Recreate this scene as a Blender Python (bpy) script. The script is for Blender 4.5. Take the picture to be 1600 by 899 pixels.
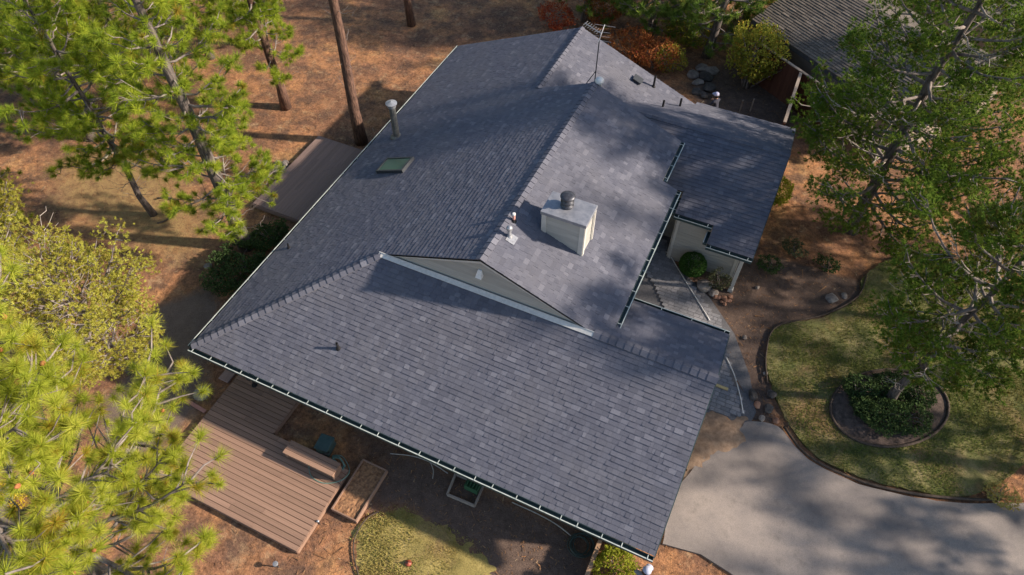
import bpy, bmesh, math, random
import numpy as np
from mathutils import Vector, Matrix

for _o in list(bpy.data.objects):
    bpy.data.objects.remove(_o)
scene = bpy.context.scene
COL = scene.collection
random.seed(4)
RNG = np.random.default_rng(11)

# ------------------------------------------------------------------ camera
CAM = np.array([14.199, -6.459, 20.446])
YAW, PITCH, FPX = -0.43552, 0.90970, 1073.4
cam_data = bpy.data.cameras.new('camera')
cam_data.sensor_width = 36.0
cam_data.lens = FPX / 1600 * 36
cam_data.clip_end = 600
cam = bpy.data.objects.new('camera', cam_data)
cam.location = CAM
cam.rotation_euler = (math.pi / 2 - PITCH, 0, -YAW)
COL.objects.link(cam)
scene.camera = cam

# ------------------------------------------------------------------ world, sun, exposure
SUN_EL, SUN_AZ = math.radians(27.4), math.radians(18.8)      # azimuth measured from +x towards +y
world = bpy.data.worlds.new('World')
scene.world = world
world.use_nodes = True
wn = world.node_tree
for n in list(wn.nodes):
    wn.nodes.remove(n)
sky = wn.nodes.new('ShaderNodeTexSky')
sky.sky_type = 'NISHITA'
sky.sun_disc = False
sky.sun_elevation = SUN_EL
sky.sun_rotation = math.pi / 2 - SUN_AZ
bgn = wn.nodes.new('ShaderNodeBackground')
bgn.inputs[1].default_value = 0.112
wo = wn.nodes.new('ShaderNodeOutputWorld')
wn.links.new(sky.outputs[0], bgn.inputs[0])
wn.links.new(bgn.outputs[0], wo.inputs[0])
sun_data = bpy.data.lights.new('sun', 'SUN')
sun_data.energy = 5.0
sun_data.angle = math.radians(2.0)
sun_data.color = (1.0, 0.85, 0.70)
sun = bpy.data.objects.new('sun', sun_data)
SUNV = Vector((math.cos(SUN_EL) * math.cos(SUN_AZ), math.cos(SUN_EL) * math.sin(SUN_AZ), math.sin(SUN_EL)))
sun.rotation_euler = SUNV.to_track_quat('Z', 'Y').to_euler()
sun.location = (40, 20, 40)
COL.objects.link(sun)
vs = scene.view_settings
vs.view_transform = 'Standard'
vs.look = 'None'
vs.exposure = 0.72
vs.gamma = 1.0
vs.use_curve_mapping = False

# ------------------------------------------------------------------ surveying helpers (photo pixel -> point of the place)
_fw = np.array([math.sin(YAW) * math.cos(PITCH), math.cos(YAW) * math.cos(PITCH), -math.sin(PITCH)])
_rt = np.array([math.cos(YAW), -math.sin(YAW), 0.0])
_up = np.cross(_rt, _fw)
def ray(x, y):
    return _fw + _rt * (x - 800) / FPX - _up * (y - 449.5) / FPX
def at(x, y, z=0.0):
    d = ray(x, y)
    return CAM + d * (z - CAM[2]) / d[2]
def atp(x, y, p0, n):
    d = ray(x, y); n = np.array(n, float)
    return CAM + d * ((np.array(p0, float) - CAM) @ n) / (d @ n)
def pix(P):
    d = np.array(P, float) - CAM
    z = d @ _fw
    return 800 + FPX * (d @ _rt) / z, 449.5 - FPX * (d @ _up) / z
def depth(P):
    return (np.array(P, float) - CAM) @ _fw
def rise_to(base, py):
    """height above base at which a plumb line from base reaches photo row py"""
    lo, hi = 0.0, 14.0
    for _ in range(40):
        m = (lo + hi) / 2
        if pix(np.array(base) + [0, 0, m])[1] > py: lo = m
        else: hi = m
    return lo

# ------------------------------------------------------------------ materials
M = {}
def ramp(nt, cols):
    r = nt.nodes.new('ShaderNodeValToRGB')
    el = r.color_ramp.elements
    while len(el) < len(cols): el.new(0.5)
    for e, (pos, c) in zip(el, cols):
        e.position = pos; e.color = (*c, 1)
    return r
def base_mat(name):
    m = bpy.data.materials.new(name); m.use_nodes = True
    nt = m.node_tree
    b = nt.nodes['Principled BSDF']
    M[name] = m
    return m, nt, b
def noise_node(nt, scale, detail=4, rough=0.6, vec=None, coord='Object'):
    n = nt.nodes.new('ShaderNodeTexNoise')
    n.inputs['Scale'].default_value = scale
    n.inputs['Detail'].default_value = detail
    n.inputs['Roughness'].default_value = rough
    if vec is None:
        tc = nt.nodes.new('ShaderNodeTexCoord'); vec = tc.outputs[coord]
    nt.links.new(vec, n.inputs['Vector'])
    return n
def add_bump(nt, b, src, strength, dist):
    bp = nt.nodes.new('ShaderNodeBump')
    bp.inputs['Strength'].default_value = strength
    bp.inputs['Distance'].default_value = dist
    nt.links.new(src, bp.inputs['Height'])
    nt.links.new(bp.outputs[0], b.inputs['Normal'])
def mixc(nt, fac, a, b, mode='MIX'):
    m = nt.nodes.new('ShaderNodeMix'); m.data_type = 'RGBA'; m.blend_type = mode
    for key, v in (('Factor', fac), ('A', a), ('B', b)):
        sock = [s for s in m.inputs if s.name == key and (s.type == 'RGBA' if key != 'Factor' else s.type == 'VALUE')][0]
        if isinstance(v, (int, float)): sock.default_value = v
        elif isinstance(v, tuple): sock.default_value = (*v, 1)
        else: nt.links.new(v, sock)
    return [o for o in m.outputs if o.type == 'RGBA'][0]
def mottled(name, c1, c2, scale=8, rough=0.85, bump=0.3, bdist=0.01, metal=0.0, lo=0.35, hi=0.65, spec=0.3, rnd=0.0, stretch=None):
    m, nt, b = base_mat(name)
    tc = nt.nodes.new('ShaderNodeTexCoord')
    vec = tc.outputs['Object']
    if stretch:
        mp = nt.nodes.new('ShaderNodeMapping'); mp.inputs['Scale'].default_value = stretch
        nt.links.new(vec, mp.inputs[0]); vec = mp.outputs[0]
    n = noise_node(nt, scale, 5, 0.65, vec)
    r = ramp(nt, [(lo, c1), (hi, c2)])
    nt.links.new(n.outputs['Fac'], r.inputs[0])
    col = r.outputs[0]
    if rnd:
        oi = nt.nodes.new('ShaderNodeObjectInfo')
        mr = nt.nodes.new('ShaderNodeMapRange')
        mr.inputs[3].default_value = 1 - rnd; mr.inputs[4].default_value = 1 + rnd
        nt.links.new(oi.outputs['Random'], mr.inputs[0])
        hs = nt.nodes.new('ShaderNodeHueSaturation')
        nt.links.new(mr.outputs[0], hs.inputs['Value']); nt.links.new(col, hs.inputs['Color'])
        col = hs.outputs[0]
    nt.links.new(col, b.inputs['Base Color'])
    b.inputs['Roughness'].default_value = rough
    b.inputs['Metallic'].default_value = metal
    b.inputs['Specular IOR Level'].default_value = spec
    if bump: add_bump(nt, b, n.outputs['Fac'], bump, bdist)
    return m
def toned(name, cols, rough=0.9, nscale=40, namt=0.25, bump=0.2, spec=0.25, wear=None):
    """colour from the per-piece attribute 'tone', broken up by fine noise"""
    m, nt, b = base_mat(name)
    a = nt.nodes.new('ShaderNodeAttribute'); a.attribute_name = 'tone'
    r = ramp(nt, cols); nt.links.new(a.outputs['Fac'], r.inputs[0])
    tc = nt.nodes.new('ShaderNodeTexCoord')
    n = noise_node(nt, nscale, 3, 0.7, tc.outputs['Object'])
    mr = nt.nodes.new('ShaderNodeMapRange')
    mr.inputs[1].default_value = 0.25; mr.inputs[2].default_value = 0.75
    mr.inputs[3].default_value = 1 - namt; mr.inputs[4].default_value = 1 + namt
    nt.links.new(n.outputs['Fac'], mr.inputs[0])
    hs = nt.nodes.new('ShaderNodeHueSaturation')
    nt.links.new(mr.outputs[0], hs.inputs['Value']); nt.links.new(r.outputs[0], hs.inputs['Color'])
    col = hs.outputs[0]
    if wear:
        n2 = noise_node(nt, wear[0], 4, 0.6, tc.outputs['Object'])
        r2 = ramp(nt, [(0.42, (0, 0, 0)), (0.7, (1, 1, 1))])
        nt.links.new(n2.outputs['Fac'], r2.inputs[0])
        mm = nt.nodes.new('ShaderNodeMath'); mm.operation = 'MULTIPLY'; mm.inputs[1].default_value = wear[2]
        nt.links.new(r2.outputs[0], mm.inputs[0])
        col = mixc(nt, mm.outputs[0], col, wear[1])
    nt.links.new(col, b.inputs['Base Color'])
    b.inputs['Roughness'].default_value = rough
    b.inputs['Specular IOR Level'].default_value = spec
    if bump: add_bump(nt, b, n.outputs['Fac'], bump, 0.006)
    return m
def leafy(name, cols, trans=0.35, rough=0.6, transcol=1.0):
    m, nt, b = base_mat(name)
    a = nt.nodes.new('ShaderNodeAttribute'); a.attribute_name = 'tone'
    r = ramp(nt, cols); nt.links.new(a.outputs['Fac'], r.inputs[0])
    nt.links.new(r.outputs[0], b.inputs['Base Color'])
    b.inputs['Roughness'].default_value = 0.8
    b.inputs['Specular IOR Level'].default_value = 0.08
    t = nt.nodes.new('ShaderNodeBsdfTranslucent')
    nt.links.new(r.outputs[0], t.inputs[0])
    mx = nt.nodes.new('ShaderNodeMixShader'); mx.inputs[0].default_value = trans
    out = nt.nodes['Material Output']
    nt.links.new(b.outputs[0], mx.inputs[1]); nt.links.new(t.outputs[0], mx.inputs[2])
    nt.links.new(mx.outputs[0], out.inputs['Surface'])
    return m
def plain(name, c, rough=0.6, metal=0.0, spec=0.4):
    return mottled(name, tuple(x * 0.88 for x in c), tuple(min(1, x * 1.1) for x in c), 14, rough, 0.1, 0.003, metal, spec=spec)

SH = [(0.0, (0.090, 0.094, 0.120)), (0.45, (0.114, 0.119, 0.150)), (0.8, (0.142, 0.147, 0.180)), (1.0, (0.185, 0.190, 0.225))]
toned('shingle', SH, 0.92, 75, 0.32, 0.4, 0.2, wear=(0.55, (0.155, 0.152, 0.165), 0.4))
toned('shake', [(0, (0.11, 0.095, 0.085)), (1, (0.21, 0.18, 0.155))], 0.95, 14, 0.35, 0.3)
mottled('deck_sheathing', (0.06, 0.06, 0.07), (0.09, 0.09, 0.10), 6)
mottled('siding', (0.36, 0.355, 0.325), (0.43, 0.42, 0.385), 3, 0.7, 0.06, rnd=0.09, stretch=(0.5, 0.5, 9))
mottled('trim', (0.50, 0.49, 0.45), (0.58, 0.565, 0.52), 4, 0.65, 0.05)
mottled('flashing', (0.56, 0.55, 0.52), (0.68, 0.67, 0.64), 9, 0.5, 0.08)
mottled('gutter_green', (0.035, 0.065, 0.068), (0.06, 0.095, 0.095), 7, 0.45, 0.05)
mottled('gutter_lip', (0.36, 0.42, 0.395), (0.54, 0.59, 0.56), 5, 0.5, 0.03)
mottled('galvanised', (0.30, 0.31, 0.33), (0.48, 0.49, 0.51), 14, 0.42, 0.08, metal=0.55)
mottled('steel_cap', (0.22, 0.235, 0.27), (0.34, 0.35, 0.38), 5, 0.5, 0.08, metal=0.35)
mottled('dark_steel', (0.045, 0.048, 0.06), (0.10, 0.105, 0.12), 12, 0.45, 0.05, metal=0.5)
mottled('black_rubber', (0.012, 0.012, 0.014), (0.03, 0.03, 0.033), 12, 0.6, 0.05)
mottled('flue_pipe', (0.10, 0.105, 0.11), (0.26, 0.26, 0.23), 4, 0.45, 0.08, metal=0.45)
mottled('copper_pink', (0.55, 0.26, 0.22), (0.66, 0.36, 0.30), 10, 0.6, 0.05)
plain('antenna_metal', (0.40, 0.40, 0.41), 0.5)
plain('white_paint', (0.72, 0.72, 0.70), 0.5)
plain('skylight_frame', (0.05, 0.055, 0.062), 0.4)
m, nt, b = base_mat('skylight_glass')
b.inputs['Base Color'].default_value = (0.04, 0.11, 0.065, 1); b.inputs['Roughness'].default_value = 0.28
b.inputs['Specular IOR Level'].default_value = 0.45
mottled('deck_wood', (0.20, 0.122, 0.086), (0.365, 0.232, 0.165), 2.2, 0.8, 0.15, rnd=0.16, stretch=(1, 14, 14))
mottled('deck_wood_y', (0.20, 0.135, 0.115), (0.30, 0.21, 0.18), 2.2, 0.8, 0.15, rnd=0.12, stretch=(14, 1, 14))
mottled('raw_wood', (0.30, 0.19, 0.115), (0.46, 0.31, 0.20), 3, 0.8, 0.15, rnd=0.15, stretch=(1, 10, 10))
mottled('grey_wood', (0.24, 0.19, 0.155), (0.37, 0.31, 0.26), 5, 0.85, 0.2, rnd=0.2)
mottled('fence_brown', (0.085, 0.035, 0.022), (0.135, 0.058, 0.036), 4, 0.85, 0.15, rnd=0.2, stretch=(6, 6, 0.8))
mottled('red_board', (0.36, 0.17, 0.13), (0.46, 0.23, 0.18), 5, 0.8, 0.1)
mottled('box_green', (0.045, 0.085, 0.085), (0.07, 0.115, 0.11), 6, 0.45, 0.05)
mottled('crate_green', (0.035, 0.10, 0.05), (0.06, 0.15, 0.075), 6, 0.5, 0.05)
mottled('hose_green', (0.10, 0.20, 0.17), (0.20, 0.30, 0.25), 9, 0.5, 0.05)
mottled('hose_dark', (0.035, 0.055, 0.045), (0.07, 0.095, 0.08), 9, 0.5, 0.05)
mottled('pale_pipe', (0.34, 0.30, 0.26), (0.50, 0.46, 0.40), 9, 0.6, 0.05)
mottled('rock', (0.16, 0.135, 0.12), (0.33, 0.29, 0.26), 5, 0.95, 0.6, 0.04, rnd=0.2)
mottled('rock_red', (0.28, 0.14, 0.09), (0.42, 0.24, 0.16), 5, 0.95, 0.6, 0.04, rnd=0.2)
mottled('rock_dark', (0.05, 0.045, 0.043), (0.13, 0.115, 0.105), 5, 0.95, 0.6, 0.04, rnd=0.2)
mottled('paver_pink', (0.30, 0.20, 0.18), (0.38, 0.27, 0.24), 8, 0.9, 0.2)
toned('paver', [(0, (0.17, 0.172, 0.185)), (0.6, (0.235, 0.235, 0.25)), (1, (0.30, 0.295, 0.31))], 0.95, 25, 0.2, 0.3)
mottled('paver_base', (0.10, 0.10, 0.108), (0.16, 0.158, 0.165), 20, 0.95, 0.3)
mottled('bed_soil', (0.16, 0.085, 0.05), (0.40, 0.22, 0.11), 14, 1.0, 0.6, 0.03)
mottled('dark_bed', (0.055, 0.042, 0.036), (0.15, 0.11, 0.092), 7, 1.0, 0.6, 0.03)
mottled('bark_red', (0.055, 0.033, 0.026), (0.20, 0.115, 0.082), 7, 1.0, 0.9, 0.05, stretch=(2.2, 2.2, 0.45))
mottled('bark_grey', (0.055, 0.047, 0.043), (0.19, 0.16, 0.145), 7, 1.0, 0.9, 0.05, stretch=(2.2, 2.2, 0.45))
mottled('branch_grey', (0.13, 0.105, 0.095), (0.31, 0.27, 0.25), 6, 0.95, 0.4)
mottled('dead_wood', (0.28, 0.24, 0.21), (0.46, 0.41, 0.37), 6, 0.95, 0.3)
mottled('cone_brown', (0.26, 0.09, 0.035), (0.42, 0.17, 0.07), 20, 0.8, 0.3)
leafy('needle_bright', [(0, (0.5, 0.28, 0.06)), (0.14, (0.52, 0.43, 0.055)), (0.45, (0.34, 0.41, 0.045)), (0.8, (0.47, 0.525, 0.065)), (1, (0.64, 0.64, 0.12))], 0.5)
leafy('needle_green', [(0, (0.42, 0.29, 0.05)), (0.12, (0.3, 0.32, 0.035)), (0.5, (0.225, 0.33, 0.035)), (1, (0.5, 0.56, 0.06))], 0.5)
leafy('needle_dark', [(0, (0.229, 0.211, 0.045)), (0.2, (0.125, 0.2, 0.045)), (0.6, (0.161, 0.264, 0.051)), (1, (0.297, 0.402, 0.07))], 0.45)
leafy('juniper_yellow', [(0, (0.32, 0.22, 0.07)), (0.3, (0.44, 0.41, 0.07)), (0.7, (0.52, 0.51, 0.09)), (1, (0.62, 0.62, 0.14))], 0.5)
leafy('juniper_green', [(0, (0.193, 0.159, 0.039)), (0.25, (0.108, 0.174, 0.028)), (0.65, (0.131, 0.227, 0.031)), (1, (0.245, 0.318, 0.05))], 0.45)
leafy('shrub_dark', [(0, (0.046, 0.065, 0.029)), (0.6, (0.058, 0.104, 0.034)), (1, (0.111, 0.156, 0.052))], 0.25)
leafy('boxwood', [(0, (0.037, 0.088, 0.02)), (0.6, (0.056, 0.131, 0.027)), (1, (0.1, 0.188, 0.044))], 0.28)
leafy('leaf_lime', [(0, (0.196, 0.207, 0.029)), (0.6, (0.287, 0.322, 0.034)), (1, (0.414, 0.414, 0.057))], 0.4)
leafy('leaf_autumn', [(0, (0.208, 0.072, 0.033)), (0.5, (0.429, 0.15, 0.052)), (0.8, (0.546, 0.247, 0.078)), (1, (0.6, 0.13, 0.078))], 0.4)
leafy('leaf_red', [(0, (0.25, 0.05, 0.03)), (0.6, (0.48, 0.11, 0.05)), (1, (0.50, 0.22, 0.08))], 0.4)
leafy('leaf_olive', [(0, (0.351, 0.194, 0.037)), (0.3, (0.229, 0.244, 0.037)), (0.7, (0.299, 0.324, 0.049)), (1, (0.597, 0.421, 0.073))], 0.4)
leafy('leaf_sage', [(0, (0.08, 0.09, 0.05)), (0.6, (0.12, 0.135, 0.07)), (1, (0.18, 0.19, 0.10))], 0.3)
leafy('flower_yellow', [(0, (0.30, 0.24, 0.04)), (0.5, (0.55, 0.40, 0.03)), (1, (0.65, 0.48, 0.05))], 0.35)
leafy('grass_blade', [(0, (0.288, 0.232, 0.088)), (0.35, (0.208, 0.208, 0.061)), (0.7, (0.136, 0.192, 0.045)), (1, (0.224, 0.248, 0.072))], 0.3)
leafy('grass_dry', [(0, (0.432, 0.324, 0.121)), (0.5, (0.405, 0.338, 0.115)), (1, (0.297, 0.297, 0.081))], 0.3)
toned('litter', [(0, (0.085, 0.05, 0.032)), (0.5, (0.26, 0.135, 0.065)), (0.85, (0.40, 0.22, 0.105)), (1, (0.44, 0.34, 0.22))], 0.95, 5, 0.1, 0)
mottled('sand', (0.23, 0.155, 0.105), (0.34, 0.24, 0.165), 8, 1.0, 0.4, 0.02)
mottled('edging', (0.045, 0.034, 0.028), (0.10, 0.075, 0.06), 8, 0.95, 0.4)
plain('cloth_grey', (0.26, 0.265, 0.275), 0.9); plain('cloth_navy', (0.05, 0.052, 0.075), 0.9)
plain('cloth_denim', (0.34, 0.37, 0.44), 0.9); plain('skin', (0.46, 0.26, 0.18), 0.55)
plain('cap_blue', (0.44, 0.47, 0.60), 0.7); plain('cap_lilac', (0.56, 0.55, 0.72), 0.7); plain('boot', (0.06, 0.045, 0.035), 0.7)
plain('hair', (0.035, 0.025, 0.02), 0.6)
plain('toy_red', (0.30, 0.07, 0.04), 0.5); plain('tool_yellow', (0.60, 0.46, 0.22), 0.6)

# driveway concrete
m, nt, b = base_mat('concrete')
tc = nt.nodes.new('ShaderNodeTexCoord')
n1 = noise_node(nt, 0.55, 6, 0.62, tc.outputs['Object']); r1 = ramp(nt, [(0.34, (0.165, 0.148, 0.142)), (0.5, (0.27, 0.237, 0.217)), (0.66, (0.37, 0.318, 0.28))])
nt.links.new(n1.outputs['Fac'], r1.inputs[0])
n2 = noise_node(nt, 45, 3, 0.7, tc.outputs['Object']); r2 = ramp(nt, [(0.3, (0.72, 0.72, 0.72)), (0.7, (1.15, 1.15, 1.15))])
nt.links.new(n2.outputs['Fac'], r2.inputs[0])
c = mixc(nt, 1.0, r1.outputs[0], r2.outputs[0], 'MULTIPLY')
n3 = noise_node(nt, 2.2, 5, 0.7, tc.outputs['Object']); r3 = ramp(nt, [(0.5, (0, 0, 0)), (0.72, (0.75, 0.75, 0.75))])
nt.links.new(n3.outputs['Fac'], r3.inputs[0])
c = mixc(nt, r3.outputs[0], c, (0.15, 0.135, 0.125))
nt.links.new(c, b.inputs['Base Color']); b.inputs['Roughness'].default_value = 0.93
add_bump(nt, b, n2.outputs['Fac'], 0.25, 0.006)

# forest floor: duff, bare dirt, dark soil, dry grass by painted zones with noisy edges
m, nt, b = base_mat('forest_floor')
tc = nt.nodes.new('ShaderNodeTexCoord'); oc = tc.outputs['Object']
za = nt.nodes.new('ShaderNodeAttribute'); za.attribute_name = 'zone'
sep = nt.nodes.new('ShaderNodeSeparateColor'); nt.links.new(za.outputs['Color'], sep.inputs[0])
nA = noise_node(nt, 0.35, 6, 0.62, oc); nB = noise_node(nt, 3.0, 6, 0.72, oc); nC = noise_node(nt, 26, 4, 0.75, oc)
rA = ramp(nt, [(0.30, (0.15, 0.085, 0.06)), (0.45, (0.275, 0.145, 0.088)), (0.58, (0.41, 0.21, 0.105)), (0.72, (0.44, 0.28, 0.13))])
nt.links.new(nA.outputs['Fac'], rA.inputs[0])
rB = ramp(nt, [(0.28, (0.42, 0.40, 0.40)), (0.5, (0.95, 0.95, 0.95)), (0.72, (1.35, 1.28, 1.15))]); nt.links.new(nB.outputs['Fac'], rB.inputs[0])
rC = ramp(nt, [(0.25, (0.55, 0.52, 0.5)), (0.5, (1, 1, 1)), (0.75, (1.4, 1.35, 1.25))]); nt.links.new(nC.outputs['Fac'], rC.inputs[0])
duff = mixc(nt, 1.0, rA.outputs[0], rB.outputs[0], 'MULTIPLY')
nD = noise_node(nt, 0.9, 7, 0.7, oc); rD = ramp(nt, [(0.46, (0, 0, 0)), (0.6, (0.85, 0.85, 0.85))]); nt.links.new(nD.outputs['Fac'], rD.inputs[0])
duff = mixc(nt, rD.outputs[0], duff, (0.13, 0.083, 0.062))
nE = noise_node(nt, 9.0, 5, 0.8, oc); rE = ramp(nt, [(0.3, (0.5, 0.48, 0.47)), (0.5, (1, 1, 1)), (0.7, (1.45, 1.4, 1.3))]); nt.links.new(nE.outputs['Fac'], rE.inputs[0])
nF = noise_node(nt, 1.7, 6, 0.75, oc); rF = ramp(nt, [(0.54, (0, 0, 0)), (0.66, (0.7, 0.7, 0.7))]); nt.links.new(nF.outputs['Fac'], rF.inputs[0])
duff = mixc(nt, rF.outputs[0], duff, (0.40, 0.27, 0.16))
duff = mixc(nt, 1.0, duff, rE.outputs[0], 'MULTIPLY')
def zone(sock, col_lo, col_hi, prev, edge=0.35):
    rr = ramp(nt, [(0.3, col_lo), (0.7, col_hi)]); nt.links.new(nB.outputs['Fac'], rr.inputs[0])
    ad = nt.nodes.new('ShaderNodeMath'); ad.operation = 'MULTIPLY_ADD'; ad.inputs[1].default_value = edge * 2; 
    nt.links.new(nB.outputs['Fac'], ad.inputs[0]); nt.links.new(sock, ad.inputs[2])
    mr = nt.nodes.new('ShaderNodeMapRange'); mr.inputs[1].default_value = 0.32 + edge; mr.inputs[2].default_value = 0.68 + edge
    nt.links.new(ad.outputs[0], mr.inputs[0])
    return mixc(nt, mr.outputs[0], prev, rr.outputs[0])
g = zone(sep.outputs[1], (0.25, 0.165, 0.075), (0.36, 0.25, 0.115), duff)
g = zone(sep.outputs[0], (0.15, 0.112, 0.092), (0.205, 0.155, 0.125), g, 0.25)
g = zone(sep.outputs[2], (0.085, 0.062, 0.052), (0.175, 0.125, 0.10), g, 0.3)
g = mixc(nt, 1.0, g, rC.outputs[0], 'MULTIPLY')
nt.links.new(g, b.inputs['Base Color']); b.inputs['Roughness'].default_value = 1.0
b.inputs['Specular IOR Level'].default_value = 0.1
mx = nt.nodes.new('ShaderNodeMath'); mx.operation = 'ADD'
nt.links.new(nB.outputs['Fac'], mx.inputs[0]); nt.links.new(nC.outputs['Fac'], mx.inputs[1])
add_bump(nt, b, mx.outputs[0], 0.6, 0.05)

# lawn turf
def lawn_mat(name, a, b_, c_):
    m, nt, b = base_mat(name)
    tc = nt.nodes.new('ShaderNodeTexCoord')
    n1 = noise_node(nt, 1.3, 6, 0.68, tc.outputs['Object'])
    r = ramp(nt, [(0.3, a), (0.52, b_), (0.72, c_)]); nt.links.new(n1.outputs['Fac'], r.inputs[0])
    n2 = noise_node(nt, 30, 4, 0.75, tc.outputs['Object']); r2 = ramp(nt, [(0.25, (0.5, 0.5, 0.5)), (0.75, (1.4, 1.4, 1.35))])
    nt.links.new(n2.outputs['Fac'], r2.inputs[0])
    n4 = noise_node(nt, 0.45, 6, 0.65, tc.outputs['Object']); r4 = ramp(nt, [(0.5, (0, 0, 0)), (0.64, (0.8, 0.8, 0.8))]); nt.links.new(n4.outputs['Fac'], r4.inputs[0])
    pc = mixc(nt, r4.outputs[0], r.outputs[0], (0.26, 0.165, 0.095))
    nt.links.new(mixc(nt, 1.0, pc, r2.outputs[0], 'MULTIPLY'), b.inputs['Base Color'])
    b.inputs['Roughness'].default_value = 1.0; b.inputs['Specular IOR Level'].default_value = 0.1
    add_bump(nt, b, n2.outputs['Fac'], 0.7, 0.03)
lawn_mat('lawn_green', (0.075, 0.10, 0.035), (0.17, 0.165, 0.07), (0.33, 0.27, 0.15))
lawn_mat('lawn_dry', (0.22, 0.19, 0.07), (0.34, 0.275, 0.10), (0.45, 0.36, 0.15))

# ------------------------------------------------------------------ mesh helpers
def link(name, me, mats, parent=None):
    o = bpy.data.objects.new(name, me)
    for mm in (mats if isinstance(mats, (list, tuple)) else [mats]):
        if mm and len(me.materials) < (len(mats) if isinstance(mats, (list, tuple)) else 1):
            me.materials.append(M[mm])
    COL.objects.link(o)
    if parent: o.parent = parent
    return o
def tag(o, label=None, cat=None, group=None, kind=None):
    if label: o['label'] = label
    if cat: o['category'] = cat
    if group: o['group'] = group
    if kind: o['kind'] = kind
    return o
def thing(name, label, cat, loc=(0, 0, 0), group=None):
    o = bpy.data.objects.new(name, None)
    o.empty_display_size = 0.3
    o.location = Vector([float(v) for v in loc]); COL.objects.link(o)
    return tag(o, label, cat, group)
class MB:
    """collects polygons; build() links them as one mesh object (world coordinates, shifted to the parent's origin)"""
    def __init__(s): s.v = []; s.f = []; s.t = []; s.mi = []
    def poly(s, pts, tone=0.5, mi=0):
        i = len(s.v); s.v += [tuple(p) for p in pts]; s.f.append(tuple(range(i, i + len(pts)))); s.t.append(tone); s.mi.append(mi)
    def hexa(s, a, b, tone=0.5, mi=0, bottom=True):
        """solid between ring a and ring b of equal length"""
        n = len(a); i = len(s.v); s.v += [tuple(p) for p in a] + [tuple(p) for p in b]
        fs = ([tuple(range(i + n - 1, i - 1, -1))] if bottom else []) + [tuple(range(i + n, i + 2 * n))]
        fs += [(i + k, i + (k + 1) % n, i + n + (k + 1) % n, i + n + k) for k in range(n)]
        s.f += fs; s.t += [tone] * len(fs); s.mi += [mi] * len(fs)
    def box(s, c, size, ax=None, tone=0.5, mi=0):
        c = np.array(c, float); X, Y, Z = [np.array(a, float) for a in (ax if ax is not None else np.eye(3))]
        x, y, z = [k / 2 for k in size]
        lo = [c + X * a + Y * b - Z * z for a, b in ((-x, -y), (x, -y), (x, y), (-x, y))]
        hi = [p + Z * 2 * z for p in lo]
        s.hexa(lo, hi, tone, mi)
    def tube(s, pts, rad, sides=6, tone=0.5, mi=0, cap=True):
        pts = np.array(pts, float); n = len(pts)
        rad = np.broadcast_to(np.array(rad, float), (n,))
        i0 = len(s.v); ref = np.array([0.3, 0.5, 0.81])
        for k in range(n):
            d = pts[min(k + 1, n - 1)] - pts[max(k - 1, 0)]
            d = d / (np.linalg.norm(d) + 1e-9)
            if abs(d @ ref) > 0.95: ref = np.array([0.9, -0.3, 0.1])
            u = np.cross(d, ref); u /= np.linalg.norm(u) + 1e-9; w = np.cross(d, u)
            for j in range(sides):
                a = 2 * math.pi * j / sides
                s.v.append(tuple(pts[k] + rad[k] * (math.cos(a) * u + math.sin(a) * w)))
        for k in range(n - 1):
            for j in range(sides):
                a = i0 + k * sides + j; b = i0 + k * sides + (j + 1) % sides
                s.f.append((a, b, b + sides, a + sides)); s.t.append(tone); s.mi.append(mi)
        if cap:
            s.f.append(tuple(range(i0 + sides - 1, i0 - 1, -1))); s.t.append(tone); s.mi.append(mi)
            e = i0 + (n - 1) * sides
            s.f.append(tuple(range(e, e + sides))); s.t.append(tone); s.mi.append(mi)
    def lathe(s, c, prof, sides=20, tone=0.5, mi=0, axis=(0, 0, 1)):
        """prof: list of (radius, height)"""
        c = np.array(c, float); Z = np.array(axis, float); Z /= np.linalg.norm(Z)
        X = np.cross(Z, [0.2, 1, 0.1]); X /= np.linalg.norm(X); Y = np.cross(Z, X)
        i0 = len(s.v)
        for r, h in prof:
            for j in range(sides):
                a = 2 * math.pi * j / sides
                s.v.append(tuple(c + Z * h + r * (math.cos(a) * X + math.sin(a) * Y)))
        for k in range(len(prof) - 1):
            for j in range(sides):
                a = i0 + k * sides + j; b = i0 + k * sides + (j + 1) % sides
                s.f.append((a, b, b + sides, a + sides)); s.t.append(tone); s.mi.append(mi)
        s.f.append(tuple(range(i0 + sides - 1, i0 - 1, -1))); s.t.append(tone); s.mi.append(mi)
        e = i0 + (len(prof) - 1) * sides
        s.f.append(tuple(range(e, e + sides))); s.t.append(tone); s.mi.append(mi)
    def build(s, name, mats, parent=None, smooth=False, bevel=0.0):
        off = np.zeros(3)
        q = parent
        while q is not None:
            off += np.array(q.location); q = q.parent
        me = bpy.data.meshes.new(name)
        me.from_pydata((np.array(s.v, float) - off).tolist(), [], s.f)
        at_ = me.attributes.new('tone', 'FLOAT', 'FACE'); at_.data.foreach_set('value', np.array(s.t, np.float32))
        if isinstance(mats, (list, tuple)): me.polygons.foreach_set('material_index', np.array(s.mi, np.int32))
        if smooth: me.polygons.foreach_set('use_smooth', np.ones(len(s.f), bool))
        me.update()
        o = link(name, me, mats, parent)
        if bevel:
            bv = o.modifiers.new('bevel', 'BEVEL'); bv.width = bevel; bv.segments = 2; bv.limit_method = 'ANGLE'
        return o
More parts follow.
